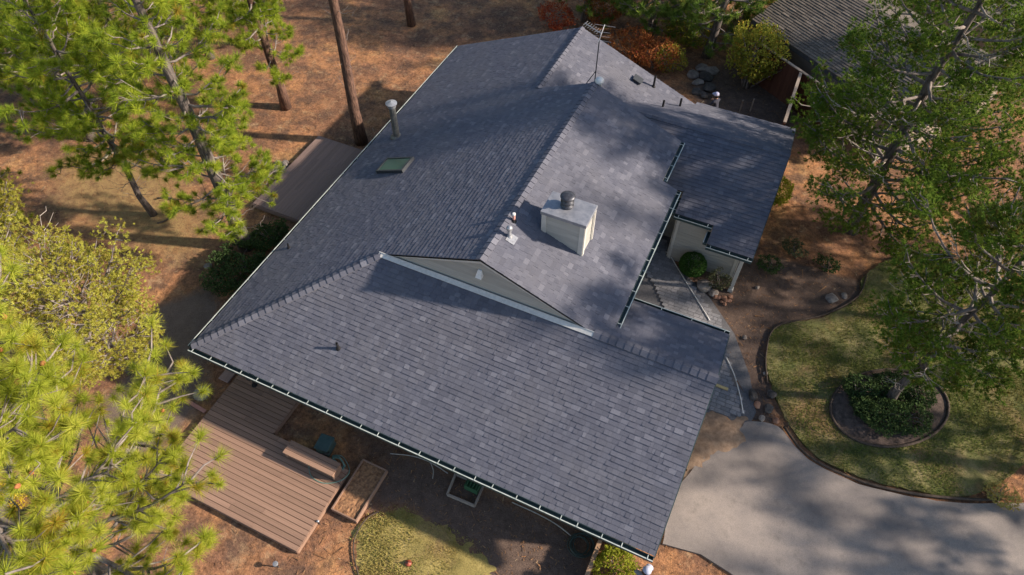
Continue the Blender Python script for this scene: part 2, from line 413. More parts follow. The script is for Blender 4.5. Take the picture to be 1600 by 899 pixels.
def np_mesh(name, V, F, tone, mat, parent=None):
    """V (n,3), F (m,k) all faces of k corners"""
    V = np.array(V, np.float32)
    if parent is not None: V = V - np.array(parent.location, np.float32)
    me = bpy.data.meshes.new(name); k = F.shape[1]
    me.vertices.add(len(V)); me.vertices.foreach_set('co', V.ravel())
    me.loops.add(F.size); me.loops.foreach_set('vertex_index', F.astype(np.int32).ravel())
    me.polygons.add(len(F)); me.polygons.foreach_set('loop_start', np.arange(0, F.size, k, dtype=np.int32))
    a = me.attributes.new('tone', 'FLOAT', 'FACE'); a.data.foreach_set('value', np.asarray(tone, np.float32))
    me.update(calc_edges=True)
    return link(name, me, mat, parent)
def vnoise(x, y, seed=0):
    """smooth value noise, 0..1"""
    xi = np.floor(x).astype(np.int64); yi = np.floor(y).astype(np.int64); fx = x - xi; fy = y - yi
    fx = fx * fx * (3 - 2 * fx); fy = fy * fy * (3 - 2 * fy)
    def h(a, b):
        n = (a * 374761393 + b * 668265263 + seed * 974711) & 0x7fffffff
        n = ((n ^ (n >> 13)) * 1274126177) & 0x7fffffff
        return ((n ^ (n >> 16)) & 0xffff) / 65535.0
    return (h(xi, yi) * (1 - fx) + h(xi + 1, yi) * fx) * (1 - fy) + (h(xi, yi + 1) * (1 - fx) + h(xi + 1, yi + 1) * fx) * fy
def in_poly(P, poly):
    x, y = P[:, 0], P[:, 1]; r = np.zeros(len(P), bool); n = len(poly)
    for i in range(n):
        x1, y1 = poly[i][:2]; x2, y2 = poly[(i + 1) % n][:2]
        c = ((y1 > y) != (y2 > y)) & (x < (x2 - x1) * (y - y1) / ((y2 - y1) + 1e-12) + x1); r ^= c
    return r
def sdf(P, poly):
    d = np.full(len(P), 1e9); n = len(poly)
    for i in range(n):
        a = np.array(poly[i][:2]); b = np.array(poly[(i + 1) % n][:2]); ab = b - a
        t = np.clip(((P - a) @ ab) / (ab @ ab + 1e-12), 0, 1)
        d = np.minimum(d, np.linalg.norm(P - a - t[:, None] * ab, axis=1))
    return np.where(in_poly(P, poly), d, -d)
def spline(pts, n=8, closed=False):
    pts = [np.array(p, float) for p in pts]; out = []; m = len(pts)
    rng = range(m if closed else m - 1)
    for i in rng:
        g = (lambda k: pts[k % m]) if closed else (lambda k: pts[min(max(k, 0), m - 1)])
        p0, p1, p2, p3 = g(i - 1), g(i), g(i + 1), g(i + 2)
        for k in range(n):
            t = k / n
            out.append(0.5 * ((2 * p1) + (-p0 + p2) * t + (2 * p0 - 5 * p1 + 4 * p2 - p3) * t * t + (-p0 + 3 * p1 - 3 * p2 + p3) * t ** 3))
    if not closed: out.append(pts[-1])
    return out
def W(pts, z=0.0):
    return [at(x, y, z) for x, y in pts]
def sheet(name, outline, z, mat, thick=0.0, jitter=0.0, kind='structure'):
    pts = [np.array([p[0], p[1], z]) for p in outline]
    if jitter:
        pts = [p + np.array([random.uniform(-jitter, jitter), random.uniform(-jitter, jitter), 0]) for p in pts]
    bm = bmesh.new()
    vs_ = [bm.verts.new(p) for p in pts]
    fc = bm.faces.new(vs_)
    if fc.normal.z < 0: fc.normal_flip()
    if thick:
        lo = [bm.verts.new(p - np.array([0, 0, thick])) for p in pts]
        n = len(pts)
        for k in range(n):
            bm.faces.new((vs_[k], lo[k], lo[(k + 1) % n], vs_[(k + 1) % n]))
    bm.normal_update()
    bmesh.ops.triangulate(bm, faces=[fc])
    me = bpy.data.meshes.new(name); bm.to_mesh(me); bm.free()
    o = link(name, me, mat)
    if kind: o['kind'] = kind
    return o

# ================================================================== THE SETTING
path_dirt = [at(x, y)[:2] for x, y in ((150, 650), (215, 560), (240, 480), (330, 445), (345, 480), (310, 545), (325, 590), (300, 650), (255, 700), (180, 720))]
soil_right = [at(x, y)[:2] for x, y in ((1075, 430), (1130, 410), (1205, 400), (1345, 440), (1350, 480), (1270, 500), (1215, 510), (1196, 545), (1210, 640), (1215, 668), (1165, 655), (1150, 600), (1130, 540))]
soil_front = [at(x, y)[:2] for x, y in ((520, 650), (720, 745), (900, 830), (940, 899), (930, 990), (760, 990), (730, 860), (620, 790), (560, 800), (600, 720))]
soil_back = [at(x, y)[:2] for x, y in ((1080, 120), (1130, 100), (1215, 100), (1250, 180), (1240, 230), (1100, 200))]
dry_left = [at(x, y)[:2] for x, y in ((60, 240), (260, 210), (350, 330), (330, 430), (240, 420), (60, 340))]
xs = np.concatenate([np.linspace(-160, -34, 20)[:-1], np.arange(-34, 34.01, 0.36), np.linspace(34, 200, 22)[1:]])
ys = np.concatenate([np.linspace(-120, -12, 18)[:-1], np.arange(-12, 46.01, 0.36), np.linspace(46, 220, 22)[1:]])
GX, GY = np.meshgrid(xs, ys); P2 = np.stack([GX.ravel(), GY.ravel()], 1)
def soft(poly, wd=0.7):
    d = sdf(P2, poly)
    return np.clip(0.5 + d / (2 * wd), 0, 1)
zr = soft(path_dirt, 0.6)
zb = np.maximum.reduce([soft(soil_right, 0.25), soft(soil_front, 0.9), soft(soil_back, 1.0)])
zg = soft(dry_left, 1.5) * 0.62
def ground_z(x, y):
    x = np.asarray(x, float); y = np.asarray(y, float)
    return 0.05 * (vnoise(x * 0.6, y * 0.6, 3) - 0.5) + 0.045 * (vnoise(x * 2.1, y * 2.1, 5) - 0.5) - 0.03
gz = ground_z(P2[:, 0], P2[:, 1]) + zb * 0.03 * (vnoise(P2[:, 0] * 4, P2[:, 1] * 4, 8) - 0.5)
nx, ny = len(xs), len(ys)
idx = np.arange(nx * ny).reshape(ny, nx)
GF = np.stack([idx[:-1, :-1], idx[:-1, 1:], idx[1:, 1:], idx[1:, :-1]], -1).reshape(-1, 4)
ground = np_mesh('ground', np.column_stack([P2, gz]), GF, np.zeros(len(GF)), 'forest_floor')
ca = ground.data.color_attributes.new('zone', 'FLOAT_COLOR', 'POINT')
ca.data.foreach_set('color', np.column_stack([zr, zg, zb, np.ones(len(zr))]).astype(np.float32).ravel())
ground.data.polygons.foreach_set('use_smooth', np.ones(len(GF), bool))
ground['kind'] = 'structure'

# driveway
dr = spline([at(x, y) for x, y in ((1036, 850), (1052, 778), (1085, 730), (1118, 700), (1150, 680), (1168, 660), (1215, 668), (1262, 718), (1340, 757), (1430, 778), (1510, 787), (1600, 787), (1760, 800))], 5)
dr += [at(x, y) for x, y in ((1900, 1000), (1500, 1200), (1240, 1000), (1190, 930), (1140, 895), (1095, 868))]
driveway = sheet('driveway', dr, 0.05, 'concrete', 0.12, 0.02)

# lawns
lawn_r_px = ((1196, 560), (1212, 514), (1285, 496), (1338, 468), (1352, 430), (1420, 395), (1490, 415), (1570, 470), (1640, 540), (1650, 650), (1590, 735), (1510, 776), (1430, 768), (1342, 746), (1268, 708), (1230, 660), (1207, 608))
lawn_r = spline([at(x, y) for x, y in lawn_r_px], 8, True)
lawn = sheet('lawn', lawn_r, 0.055, 'lawn_green', 0.1, 0.03)
lawn_f_px = ((552, 850), (570, 815), (615, 800), (680, 815), (738, 852), (775, 905), (760, 980), (640, 1000), (560, 960))
lawn_f = spline([at(x, y) for x, y in lawn_f_px], 8, True)
def ragged(name, outline, mat, base=None, slope_=.12, top=.022, stp=.11):
    o = np.array([p[:2] for p in outline]); lo, hi = o.min(0) - .5, o.max(0) + .5
    xa, ya = np.arange(lo[0], hi[0], stp), np.arange(lo[1], hi[1], stp); X, Y = np.meshgrid(xa, ya); P = np.column_stack([X.ravel(), Y.ravel()])
    d = sdf(P, o) + 0.5 * (vnoise(P[:, 0] * 2.2, P[:, 1] * 2.2, 61) - .5) + 0.3 * (vnoise(P[:, 0] * 6, P[:, 1] * 6, 62) - .5)
    z = (ground_z(P[:, 0], P[:, 1]) if base is None else base) + np.clip(d * slope_, -.04, top) + (.012 if base is None else .03) * (vnoise(P[:, 0] * 9, P[:, 1] * 9, 63) - .5)
    ii = np.arange(len(P)).reshape(X.shape); F = np.stack([ii[:-1, :-1], ii[:-1, 1:], ii[1:, 1:], ii[1:, :-1]], -1).reshape(-1, 4)
    F = F[d[F].max(1) > -.2]; used, inv = np.unique(F, return_inverse=True)
    ob = np_mesh(name, np.column_stack([P, z])[used], inv.reshape(-1, 4), np.zeros(len(F)), mat); ob['kind'] = 'structure'; ob.data.polygons.foreach_set('use_smooth', np.ones(len(F), bool))
    return ob
lawn2 = ragged('lawn', lawn_f, 'lawn_dry')

bed_c = at(1388, 645); 
def bed_ring(k):
    out = []
    for i in range(48):
        a = 2 * math.pi * i / 48
        out.append(at(1388 + k * 92 * math.cos(a), 640 + k * 60 * math.sin(a)))
    return out
bed = sheet('planting_bed', bed_ring(1.0), 0.075, 'dark_bed', 0.08, 0.02)

# grass blades on the lawns (nobody could count them)
def grass(name, outline, z, mat, dens, label, hole=None, h=0.055, wmul=1.0, edge=0.0):
    o = np.array([p[:2] for p in outline]); lo, hi = o.min(0), o.max(0)
    n = int(dens * (hi - lo).prod())
    P = lo + RNG.random((n, 2)) * (hi - lo)
    k = in_poly(P, o) if not edge else sdf(P, o) + edge * 2 * (vnoise(P[:, 0] * 2.2, P[:, 1] * 2.2, 61) - .5) + edge * RNG.normal(0, .5, n) > 0
    if hole is not None: k &= ~in_poly(P, np.array([p[:2] for p in hole]))
    k &= 1.5 * vnoise(P[:, 0] * 0.8, P[:, 1] * 0.8, 20) * (vnoise(P[:, 0] * 1.7, P[:, 1] * 1.7, 21) + 0.5 * vnoise(P[:, 0] * 6, P[:, 1] * 6, 22)) > RNG.random(n) * 0.95 + 0.08
    P = P[k]; n = len(P)
    a = RNG.random(n) * 2 * math.pi; hh = h * (0.5 + RNG.random(n)); lean = RNG.normal(0, 0.55, (n, 2)) * hh[:, None]
    wv = np.stack([np.cos(a), np.sin(a)], 1) * (0.011 * wmul * (0.6 + RNG.random(n)))[:, None]
    zz = np.full(n, z)
    V = np.stack([np.column_stack([P - wv, zz]), np.column_stack([P + wv, zz]), np.column_stack([P + lean, zz + hh])], 1).reshape(-1, 3)
    F = np.arange(3 * n).reshape(-1, 3)
    tone = np.clip(0.62 * vnoise(P[:, 0] * 1.2, P[:, 1] * 1.2, 31) + 0.3 * vnoise(P[:, 0] * 4, P[:, 1] * 4, 33) + RNG.normal(0, 0.18, n) + 0.05, 0, 1)
    ob = np_mesh(name, V, F, tone, mat)
    return tag(ob, label, 'grass', kind='stuff')
grass('lawn_grass', lawn_r, 0.05, 'grass_blade', 1500, 'short green grass of the lawn beside the driveway', bed_ring(1.0), 0.06)
grass('lawn_grass', lawn_f, 0.0, 'grass_dry', 1700, 'short yellowed grass on the lawn patch below the front eave', None, 0.05, 1.0, 0.28)

# pine litter on the forest floor
def litter(name, n, label, lo=(-26, -10), hi=(28, 40)):
    P = np.column_stack([RNG.uniform(lo[0], hi[0], n), RNG.uniform(lo[1], hi[1], n)])
    d = sdf(P, path_dirt); keep = (d < RNG.random(n) * 0.5 - 0.1)
    for poly in (lawn_r, lawn_f, dr):
        keep &= ~in_poly(P, np.array([p[:2] for p in poly])) | (RNG.random(n) < 0.05)
    keep &= ~((P[:, 0] > 0.6) & (P[:, 0] < 15) & (P[:, 1] > 0.5) & (P[:, 1] < 18))
    keep &= vnoise(P[:, 0] * 0.8, P[:, 1] * 0.8, 41) * 0.6 + 0.6 * vnoise(P[:, 0] * 2.4, P[:, 1] * 2.4, 42) > RNG.random(n) * 0.9 + 0.1
    P = P[keep]; n = len(P)
    a = RNG.random(n) * 2 * math.pi; L = RNG.uniform(0.04, 0.16, n); wd = RNG.uniform(0.006, 0.016, n)
    big = RNG.random(n) < 0.035; L[big] *= 3.5; wd[big] *= 1.4
    d = np.column_stack([np.cos(a), np.sin(a), RNG.normal(0, 0.25, n)]) * L[:, None]
    s_ = np.column_stack([-np.sin(a), np.cos(a), np.zeros(n)]) * wd[:, None]
    c = np.column_stack([P, ground_z(P[:, 0], P[:, 1]) + 0.012 + RNG.random(n) * 0.02])
    V = np.stack([c - d / 2 - s_, c - d / 2 + s_, c + d / 2], 1).reshape(-1, 3)
    V[:, 2] = np.maximum(V[:, 2], np.repeat(c[:, 2], 3) - 0.006)
    o = np_mesh(name, V, np.arange(3 * n).reshape(-1, 3), np.clip(RNG.beta(2, 2, n) + RNG.normal(0, .08, n), 0, 1), 'litter')
    return tag(o, label, 'pine litter', kind='stuff')
litter('pine_litter', 150000, 'fallen brown pine needles and twigs strewn over the forest floor')

# ================================================================== THE HOUSE
PT = 0.4146; ZE = 2.2; A = 15.25; Wd = 4.568; R = 8.076; Q = 5.898; E_ = 13.708; B = 18.245
XR, XR2, YR2 = 12.12, 11.56, 11.45          # right eave of the main roof and its set-back rear part
YN = 6.886                                   # far eave of the front wing
K, ZK, XC = 15.0, 3.81, 15.27                # rear wing ridge
house = thing('house', 'house with dark grey shingle roof, beige siding and a boxed chimney', 'house', (7.6, 9.0, 0))

zL = lambda x, y: ZE + PT * x
zF = lambda x, y: ZE + PT * y
zN = lambda x, y: ZE + PT * (2 * Wd - y)
zR = lambda x, y: ZE + PT * (2 * R - x)
zRR = lambda x, y: ZE + PT * (2 * Q - x)
zWF = lambda x, y: ZK - PT * (y - K)
zWN = lambda x, y: ZK - PT * (K - y)

EXP = 0.15
def clip(poly, cv):
    """Sutherland-Hodgman: poly against convex ccw cv (2D)"""
    out = poly
    n = len(cv)
    for i in range(n):
        a = cv[i]; b = cv[(i + 1) % n]; inp = out; out = []
        if not inp: return []
        ex, ey = b[0] - a[0], b[1] - a[1]
        side = [ex * (q[1] - a[1]) - ey * (q[0] - a[0]) for q in inp]
        for k in range(len(inp)):
            p, q = inp[k - 1], inp[k]; sp, sq = side[k - 1], side[k]
            if sq >= -1e-9:
                if sp < -1e-9:
                    t = sp / (sp - sq); out.append((p[0] + (q[0] - p[0]) * t, p[1] + (q[1] - p[1]) * t))
                out.append(q)
            elif sp >= -1e-9:
                t = sp / (sp - sq); out.append((p[0] + (q[0] - p[0]) * t, p[1] + (q[1] - p[1]) * t))
    return out
def area2(p):
    return 0.5 * sum(p[i - 1][0] * p[i][1] - p[i][0] * p[i - 1][1] for i in range(len(p)))
ALLTABS = []     # (slope object, ring low, ring high, tone, key)
def slope(pieces, zf, up_dir, eave_c, seed, near=False, lifts=(0.009, 0.011, 0.018, 0.020)):
    """pieces: convex plan polygons; up_dir: plan direction of ascent; eave_c: plan coordinate along up_dir where v = 0"""
    rs = random.Random(seed)
    up = np.array([up_dir[0], up_dir[1], PT]); sl = np.linalg.norm(up); up /= sl
    ux = np.array([up_dir[1], -up_dir[0], 0.0])           # along the eave
    nrm = np.cross(ux, up)
    if nrm[2] < 0: ux = -ux; nrm = -nrm
    o = np.array([up_dir[0] * eave_c, up_dir[1] * eave_c, 0.0]); o[2] = zf(o[0], o[1])
    mb = MB(); conv = []
    for pc in pieces:
        P = [np.array([x, y, zf(x, y)]) for x, y in pc]
        uv = [((p - o) @ ux, (p - o) @ up) for p in P]
        if area2(uv) < 0: uv = uv[::-1]; P = P[::-1]
        conv.append(uv)
        mb.hexa([p - nrm * 0.07 for p in P], [p - nrm * 0.004 for p in P])
    so = mb.build('roof_slope', 'deck_sheathing', house)
    us = [u for c in conv for u, v in c]; vs_ = [v for c in conv for u, v in c]
    u0, u1, v0, v1 = min(us), max(us), min(vs_), max(vs_)
    k = 0; v = v0
    while v < v1 - 0.01:
        u = u0 - rs.random() * 0.3
        prev = 0.5
        while u < u1:
            wdt = rs.choice((0.09, 0.12, 0.15, 0.18, 0.22, 0.27)) * rs.uniform(0.9, 1.1)
            tone = min(1, max(0, rs.gauss(0.46, 0.13)))
            if rs.random() < 0.14: tone = min(1, rs.uniform(0.65, 0.95))
            lift = rs.choice(lifts)
            quad = [(u + 0.002, v), (u + wdt - 0.002, v), (u + wdt - 0.002, v + EXP + 0.012), (u + 0.002, v + EXP + 0.012)]
            for c in conv:
                q = clip(quad, c)
                if len(q) < 3 or area2(q) < 0.0008: continue
                hi = []; lo = []
                for (a, b_) in q:
                    t = (b_ - v) / EXP
                    h = lift + 0.004 - (lift - 0.001) * t
                    p = o + ux * a + up * b_
                    hi.append(p + nrm * h); lo.append(p - nrm * 0.003)
                ALLTABS.append((so, lo, hi, tone, near))
            u += wdt
        v += EXP
    return so
sL = slope([[(0, 0), (Wd, Wd), (0, Wd)], [(0, Wd), (R, Wd), (R, E_), (0, E_)], [(0, E_), (Q, E_), (Q, B), (0, B)]], zL, (1, 0), 0.0, 1, False, (0.008, 0.009, 0.013, 0.014))
sF = slope([[(0, 0), (A, 0), (A, Wd), (Wd, Wd)]], zF, (0, 1), 0.0, 2, True)
sN = slope([[(11.2, Wd), (A, Wd), (A, YN), (11.2, YN)]], zN, (0, -1), -YN, 3)
sR = slope([[(R, Wd), (2 * R - Wd, Wd), (XR, XR - (2 * R - 2 * Wd)), (XR, YR2), (R, YR2)], [(R, YR2), (XR2, YR2), (XR2, E_), (R, E_)]], zR, (-1, 0), -XR, 4)
sRR = slope([[(Q, K), (7.91, K), (11.157, B), (Q, B)], [(Q, E_), (9.2, E_), (7.91, K), (Q, K)]], zRR, (-1, 0), -11.6, 5)
sWF = slope([[(11.157, K), (XC, K), (XC, 18.63), (11.157, 18.63)], [(7.91, K), (11.157, K), (11.157, B)]], zWF, (0, -1), -18.63, 6)
sWN = slope([[(13.64, 11.1), (XC, 11.1), (XC, K), (13.64, K)], [(12.22, 11.78), (13.64, 11.78), (13.64, K), (12.22, K)], [(9.2, 12.62), (12.22, 12.62), (12.22, K), (9.2, K)], [(7.91, K), (9.2, 13.7), (9.2, K)]], zWN, (0, 1), 11.1, 7)
# the 300 shingles that show largest stand alone, the rest of each slope is one part
cand = []
for i, (so, lo, hi, tone, near) in enumerate(ALLTABS):
    if near:
        pp = [pix(p) for p in hi]
        if min(q[0] for q in pp) > 0: cand.append((abs(area2(pp)), i))
cand.sort(reverse=True)
single = {i for _, i in cand[:295]}
fields = {}
for i, (so, lo, hi, tone, near) in enumerate(ALLTABS):
    if i in single:
        mb = MB(); mb.hexa(lo, hi, tone, 0, False); mb.build('shingle', 'shingle', so)
    else:
        fields.setdefault(so.name, (so, MB()))[1].hexa(lo, hi, tone, 0, False)
for so, mb in fields.values():
    tag(mb.build('shingle_field', 'shingle', so), kind='stuff')

# ridge and hip caps, each a bent shingle
def caps(p0, p1, n1, n2, parent, pitch=0.22, w=0.16):
    p0, p1 = np.array(p0, float), np.array(p1, float)
    d = p1 - p0; L = np.linalg.norm(d); d /= L
    def down(nn):
        t = np.cross(d, nn); t /= np.linalg.norm(t)
        return t if t[2] < 0 else -t
    a, b_ = down(np.array(n1, float)), down(np.array(n2, float))
    upv = np.array(n1, float) / np.linalg.norm(n1) + np.array(n2, float) / np.linalg.norm(n2); upv /= np.linalg.norm(upv)
    n = int(L / pitch)
    for i in range(n):
        s0 = p0 + d * (i * L / n - 0.02); s1 = p0 + d * ((i + 1) * L / n + 0.03)
        tone = min(1, max(0, random.gauss(0.5, 0.2)))
        h0, h1 = 0.060, 0.034
        ring0 = [s0 + a * w + upv * (h0 - 0.004), s0 + upv * (h0 + 0.006), s0 + b_ * w + upv * (h0 - 0.004), s0 + b_ * w + upv * (h0 - 0.032), s0 + upv * (h0 - 0.024), s0 + a * w + upv * (h0 - 0.032)]
        ring1 = [s1 + a * w + upv * (h1 - 0.004), s1 + upv * (h1 + 0.006), s1 + b_ * w + upv * (h1 - 0.004), s1 + b_ * w + upv * (h1 - 0.026), s1 + upv * (h1 - 0.018), s1 + a * w + upv * (h1 - 0.026)]
        mb = MB(); mb.hexa(ring0, ring1, tone); mb.build('ridge_cap', 'shingle', parent)
nL, nF, nN, nR = (-PT, 0, 1), (0, -PT, 1), (0, PT, 1), (PT, 0, 1)
caps((0.05, 0.05, zL(0.05, 0)), (Wd, Wd, zL(Wd, 0)), nL, nF, sF, 0.23)
caps((R, Wd, zL(R, 0)), (R, E_, zL(R, 0)), nL, nR, sR, 0.23)
caps((2 * R - Wd + 0.1, Wd, zF(0, Wd)), (A, Wd, zF(0, Wd)), nF, nN, sF, 0.23, 0.17)
caps((Q, E_, zL(Q, 0)), (Q, B, zL(Q, 0)), nL, nR, sRR, 0.23, 0.12)
caps((8.0, K, ZK), (XC, K, ZK), nN, nF, sWF, 0.23, 0.12)

# gable wall that rises over the front wing: siding boards, rakes, flashing
zb0, zap = zF(0, Wd), zL(R, 0)
gy = Wd + 0.07
gb = MB(); gb.hexa([(Wd + 0.1, gy + 0.02, zb0 - 0.1), (2 * R - Wd - 0.1, gy + 0.02, zb0 - 0.1), (R, gy + 0.02, zap - 0.14)], [(Wd + 0.1, gy + 0.1, zb0 - 0.1), (2 * R - Wd - 0.1, gy + 0.1, zb0 - 0.1), (R, gy + 0.1, zap - 0.14)])
gable = gb.build('gable_wall', 'siding', house)
z = zb0
while z < zap - 0.15:
    z2 = min(z + 0.15, zap - 0.13)
    x0a, x0b = Wd + (z - zb0) / PT + 0.1, Wd + (z2 - zb0) / PT + 0.1
    ra = [(x0a, gy - 0.012, z), (2 * R - x0a, gy - 0.012, z), (2 * R - x0b, gy + 0.006, z2 + 0.01), (x0b, gy + 0.006, z2 + 0.01)]
    mb = MB(); mb.hexa(ra, [(p[0], gy + 0.03, p[2]) for p in ra]); mb.build('siding_board', 'siding', gable)
    z += 0.15
for sgn in (-1, 1):
    e0 = np.array([R + sgn * (R - Wd), Wd + 0.0, zb0 - 0.02]); e1 = np.array([R, Wd + 0.0, zap - 0.02])
    mb = MB(); dn = np.array([0, 0, -0.15]); th = np.array([0, 0.055, 0])
    ra = [e0, e1, e1 + dn, e0 + dn * 0.4]
    mb.hexa([p + th * 0.0 for p in ra], [p + th for p in ra]); mb.build('rake_board', 'trim', gable)
fl = MB()
y_, up_ = np.array([0, -1, -PT]) / math.hypot(1, PT), np.array([0, -PT, 1]) / math.hypot(1, PT)
a0, a1 = np.array([Wd - 0.08, Wd + 0.02, zb0 + 0.03]), np.array([2 * R - Wd + 0.08, Wd + 0.02, zb0 + 0.03])
fl.hexa([a0, a1, a1 + y_ * 0.16, a0 + y_ * 0.16], [p + up_ * 0.022 for p in (a0, a1, a1 + y_ * 0.16, a0 + y_ * 0.16)])
fl.hexa([a0 + up_ * 0.02, a1 + up_ * 0.02, a1 + up_ * 0.02 + y_ * .02, a0 + up_ * 0.02 + y_ * .02], [p + up_ * 0.05 for p in (a0, a1, a1 + y_ * .02, a0 + y_ * .02)])
fl.build('flashing', 'flashing', gable)
# the small white vent hood on the gable
c = np.array([R - 0.05, gy - 0.02, zap - 0.62])
mb = MB(); mb.hexa([c + (-.10, 0, -.14), c + (.10, 0, -.14), c + (.10, -0.16, -.14), c + (-.10, -0.16, -.14)], [c + (-.06, 0, .10), c + (.06, 0, .10), c + (.06, -0.03, .10), c + (-.06, -0.03, .10)])
mb.build('vent_hood', 'white_paint', gable)

# walls
def wall(p0, p1, z0, z1, nrm, boards=True, exp=0.16, mat='siding', corner=True):
    p0, p1 = np.array(p0, float), np.array(p1, float); nv = np.array([nrm[0], nrm[1], 0.0])
    mb = MB(); q = [np.array([*p0, z0]), np.array([*p1, z0]), np.array([*p1, z1]), np.array([*p0, z1])]
    mb.hexa([p - nv * 0.12 for p in q], [p - nv * 0.012 for p in q]); w = mb.build('wall', mat, house)
    if boards:
        zz = z0
        while zz < z1 - 0.02:
            ze = min(zz + exp, z1)
            ra = [np.array([*p0, zz]) + nv * 0.026, np.array([*p1, zz]) + nv * 0.026, np.array([*p1, max(zz + .02, ze - 0.022)]) + nv * 0.016, np.array([*p0, max(zz + .02, ze - 0.022)]) + nv * 0.016]
            mb = MB(); mb.hexa([p - nv * 0.024 for p in ra], ra); mb.build('siding_board', 'siding', w)
            zz += exp
        if corner:
            d = np.array([*(p1 - p0), 0]); d /= np.linalg.norm(d)
            for p, s in ((p0, 1), (p1, -1)):
                c = np.array([*p, (z0 + z1) / 2]) + d * s * 0.05 + nv * 0.032
                mb = MB(); mb.box(c, (0.1, 0.05, z1 - z0), (d, nv, (0, 0, 1))); mb.build('corner_trim', 'trim', w)
    return w
wall((0.6, 0.6), (14.75, 0.6), 0, ZE - 0.05, (0, -1))
wall((0.6, 0.6), (0.6, B - 0.5), 0, ZE - 0.05, (-1, 0))
wall((0.6, B - 0.5), (11.2, B - 0.5), 0, ZE - 0.05, (0, 1), False)
wall((14.75, 0.6), (14.75, 6.3), 0, ZE - 0.1, (1, 0))
wall((11.45, 6.3), (14.75, 6.3), 0, 3.0, (0, 1))
wall((11.45, 6.3), (11.45, 13.2), 0, 3.85, (1, 0))
wall((11.45, 12.95), (12.36, 12.95), 0, 2.75, (0, -1))
wall((12.36, 11.86), (12.36, 12.95), 0, 2.5, (-1, 0))
wall((12.36, 11.86), (14.86, 11.86), 0, 2.42, (0, -1))
wall((14.86, 11.86), (14.86, 18.0), 0, 2.2, (1, 0))
wall((11.2, 18.1), (14.86, 18.1), 0, 2.2, (0, 1), False)
# gable ends
for (x, f, ya, yb, ym) in ((A - 0.35, 'f', 0.3, YN - 0.2, Wd), (XC - 0.35, 'w', 11.4, 18.3, K)):
    zf_ = (lambda y: min(zF(0, y), zN(0, y))) if f == 'f' else (lambda y: min(zWN(0, y), zWF(0, y)))
    pr = [(x, ya, zf_(ya) - 0.14), (x, yb, zf_(yb) - 0.14), (x, ym, zf_(ym) - 0.14)]
    mb = MB(); mb.hexa(pr, [(p[0] - 0.1, p[1], p[2]) for p in pr]); mb.build('gable_wall', 'siding', house)
pr = [(Q + 0.2, E_ - 0.1, zL(Q, 0)), (R, E_ - 0.1, zL(R, 0) - 0.14), (XR2, E_ - 0.1, zR(XR2, 0) - 0.14), (XR2 - 0.1, E_ - 0.1, 2.5), (Q + .2, E_ - .1, 2.5)]
mb = MB(); mb.hexa(pr, [(p[0], p[1] - 0.1, p[2]) for p in pr]); mb.build('gable_wall', 'siding', house)
pr = [(0.5, B - 0.3, ZE), (Q, B - 0.3, zL(Q, 0) - 0.14), (11.0, B - 0.3, zRR(11.0, 0) - 0.14)]
mb = MB(); mb.hexa(pr, [(p[0], p[1] - 0.1, p[2]) for p in pr]); mb.build('gable_wall', 'siding', house)
# rake boards along free slope ends
def rake(a, b_, nrm):
    a, b_ = np.array(a, float), np.array(b_, float); nv = np.array([nrm[0], nrm[1], 0.0])
    q = [a + (0, 0, -.02), b_ + (0, 0, -.02), b_ + (0, 0, -.19), a + (0, 0, -.19)]
    mb = MB(); mb.hexa([p + nv * 0.004 for p in q], [p + nv * 0.026 for p in q]); mb.build('rake_board', 'gutter_green', house)
rake((A, 0, ZE), (A, Wd, zF(0, Wd)), (1, 0)); rake((A, Wd, zF(0, Wd)), (A, YN, zN(0, YN)), (1, 0))
rake((XC, 11.1, zWN(0, 11.1)), (XC, K, ZK), (1, 0)); rake((XC, K, ZK), (XC, 18.63, zWF(0, 18.63)), (1, 0))
rake((0, B, ZE), (Q, B, zL(Q, 0)), (0, 1)); rake((Q, B, zL(Q, 0)), (11.157, B, zRR(11.157, 0)), (0, 1))
rake((R, E_, zL(R, 0)), (XR2, E_, zR(XR2, 0)), (0, 1)); rake((Q, E_, zL(Q, 0)), (R, E_, zL(R, 0)), (0, 1))

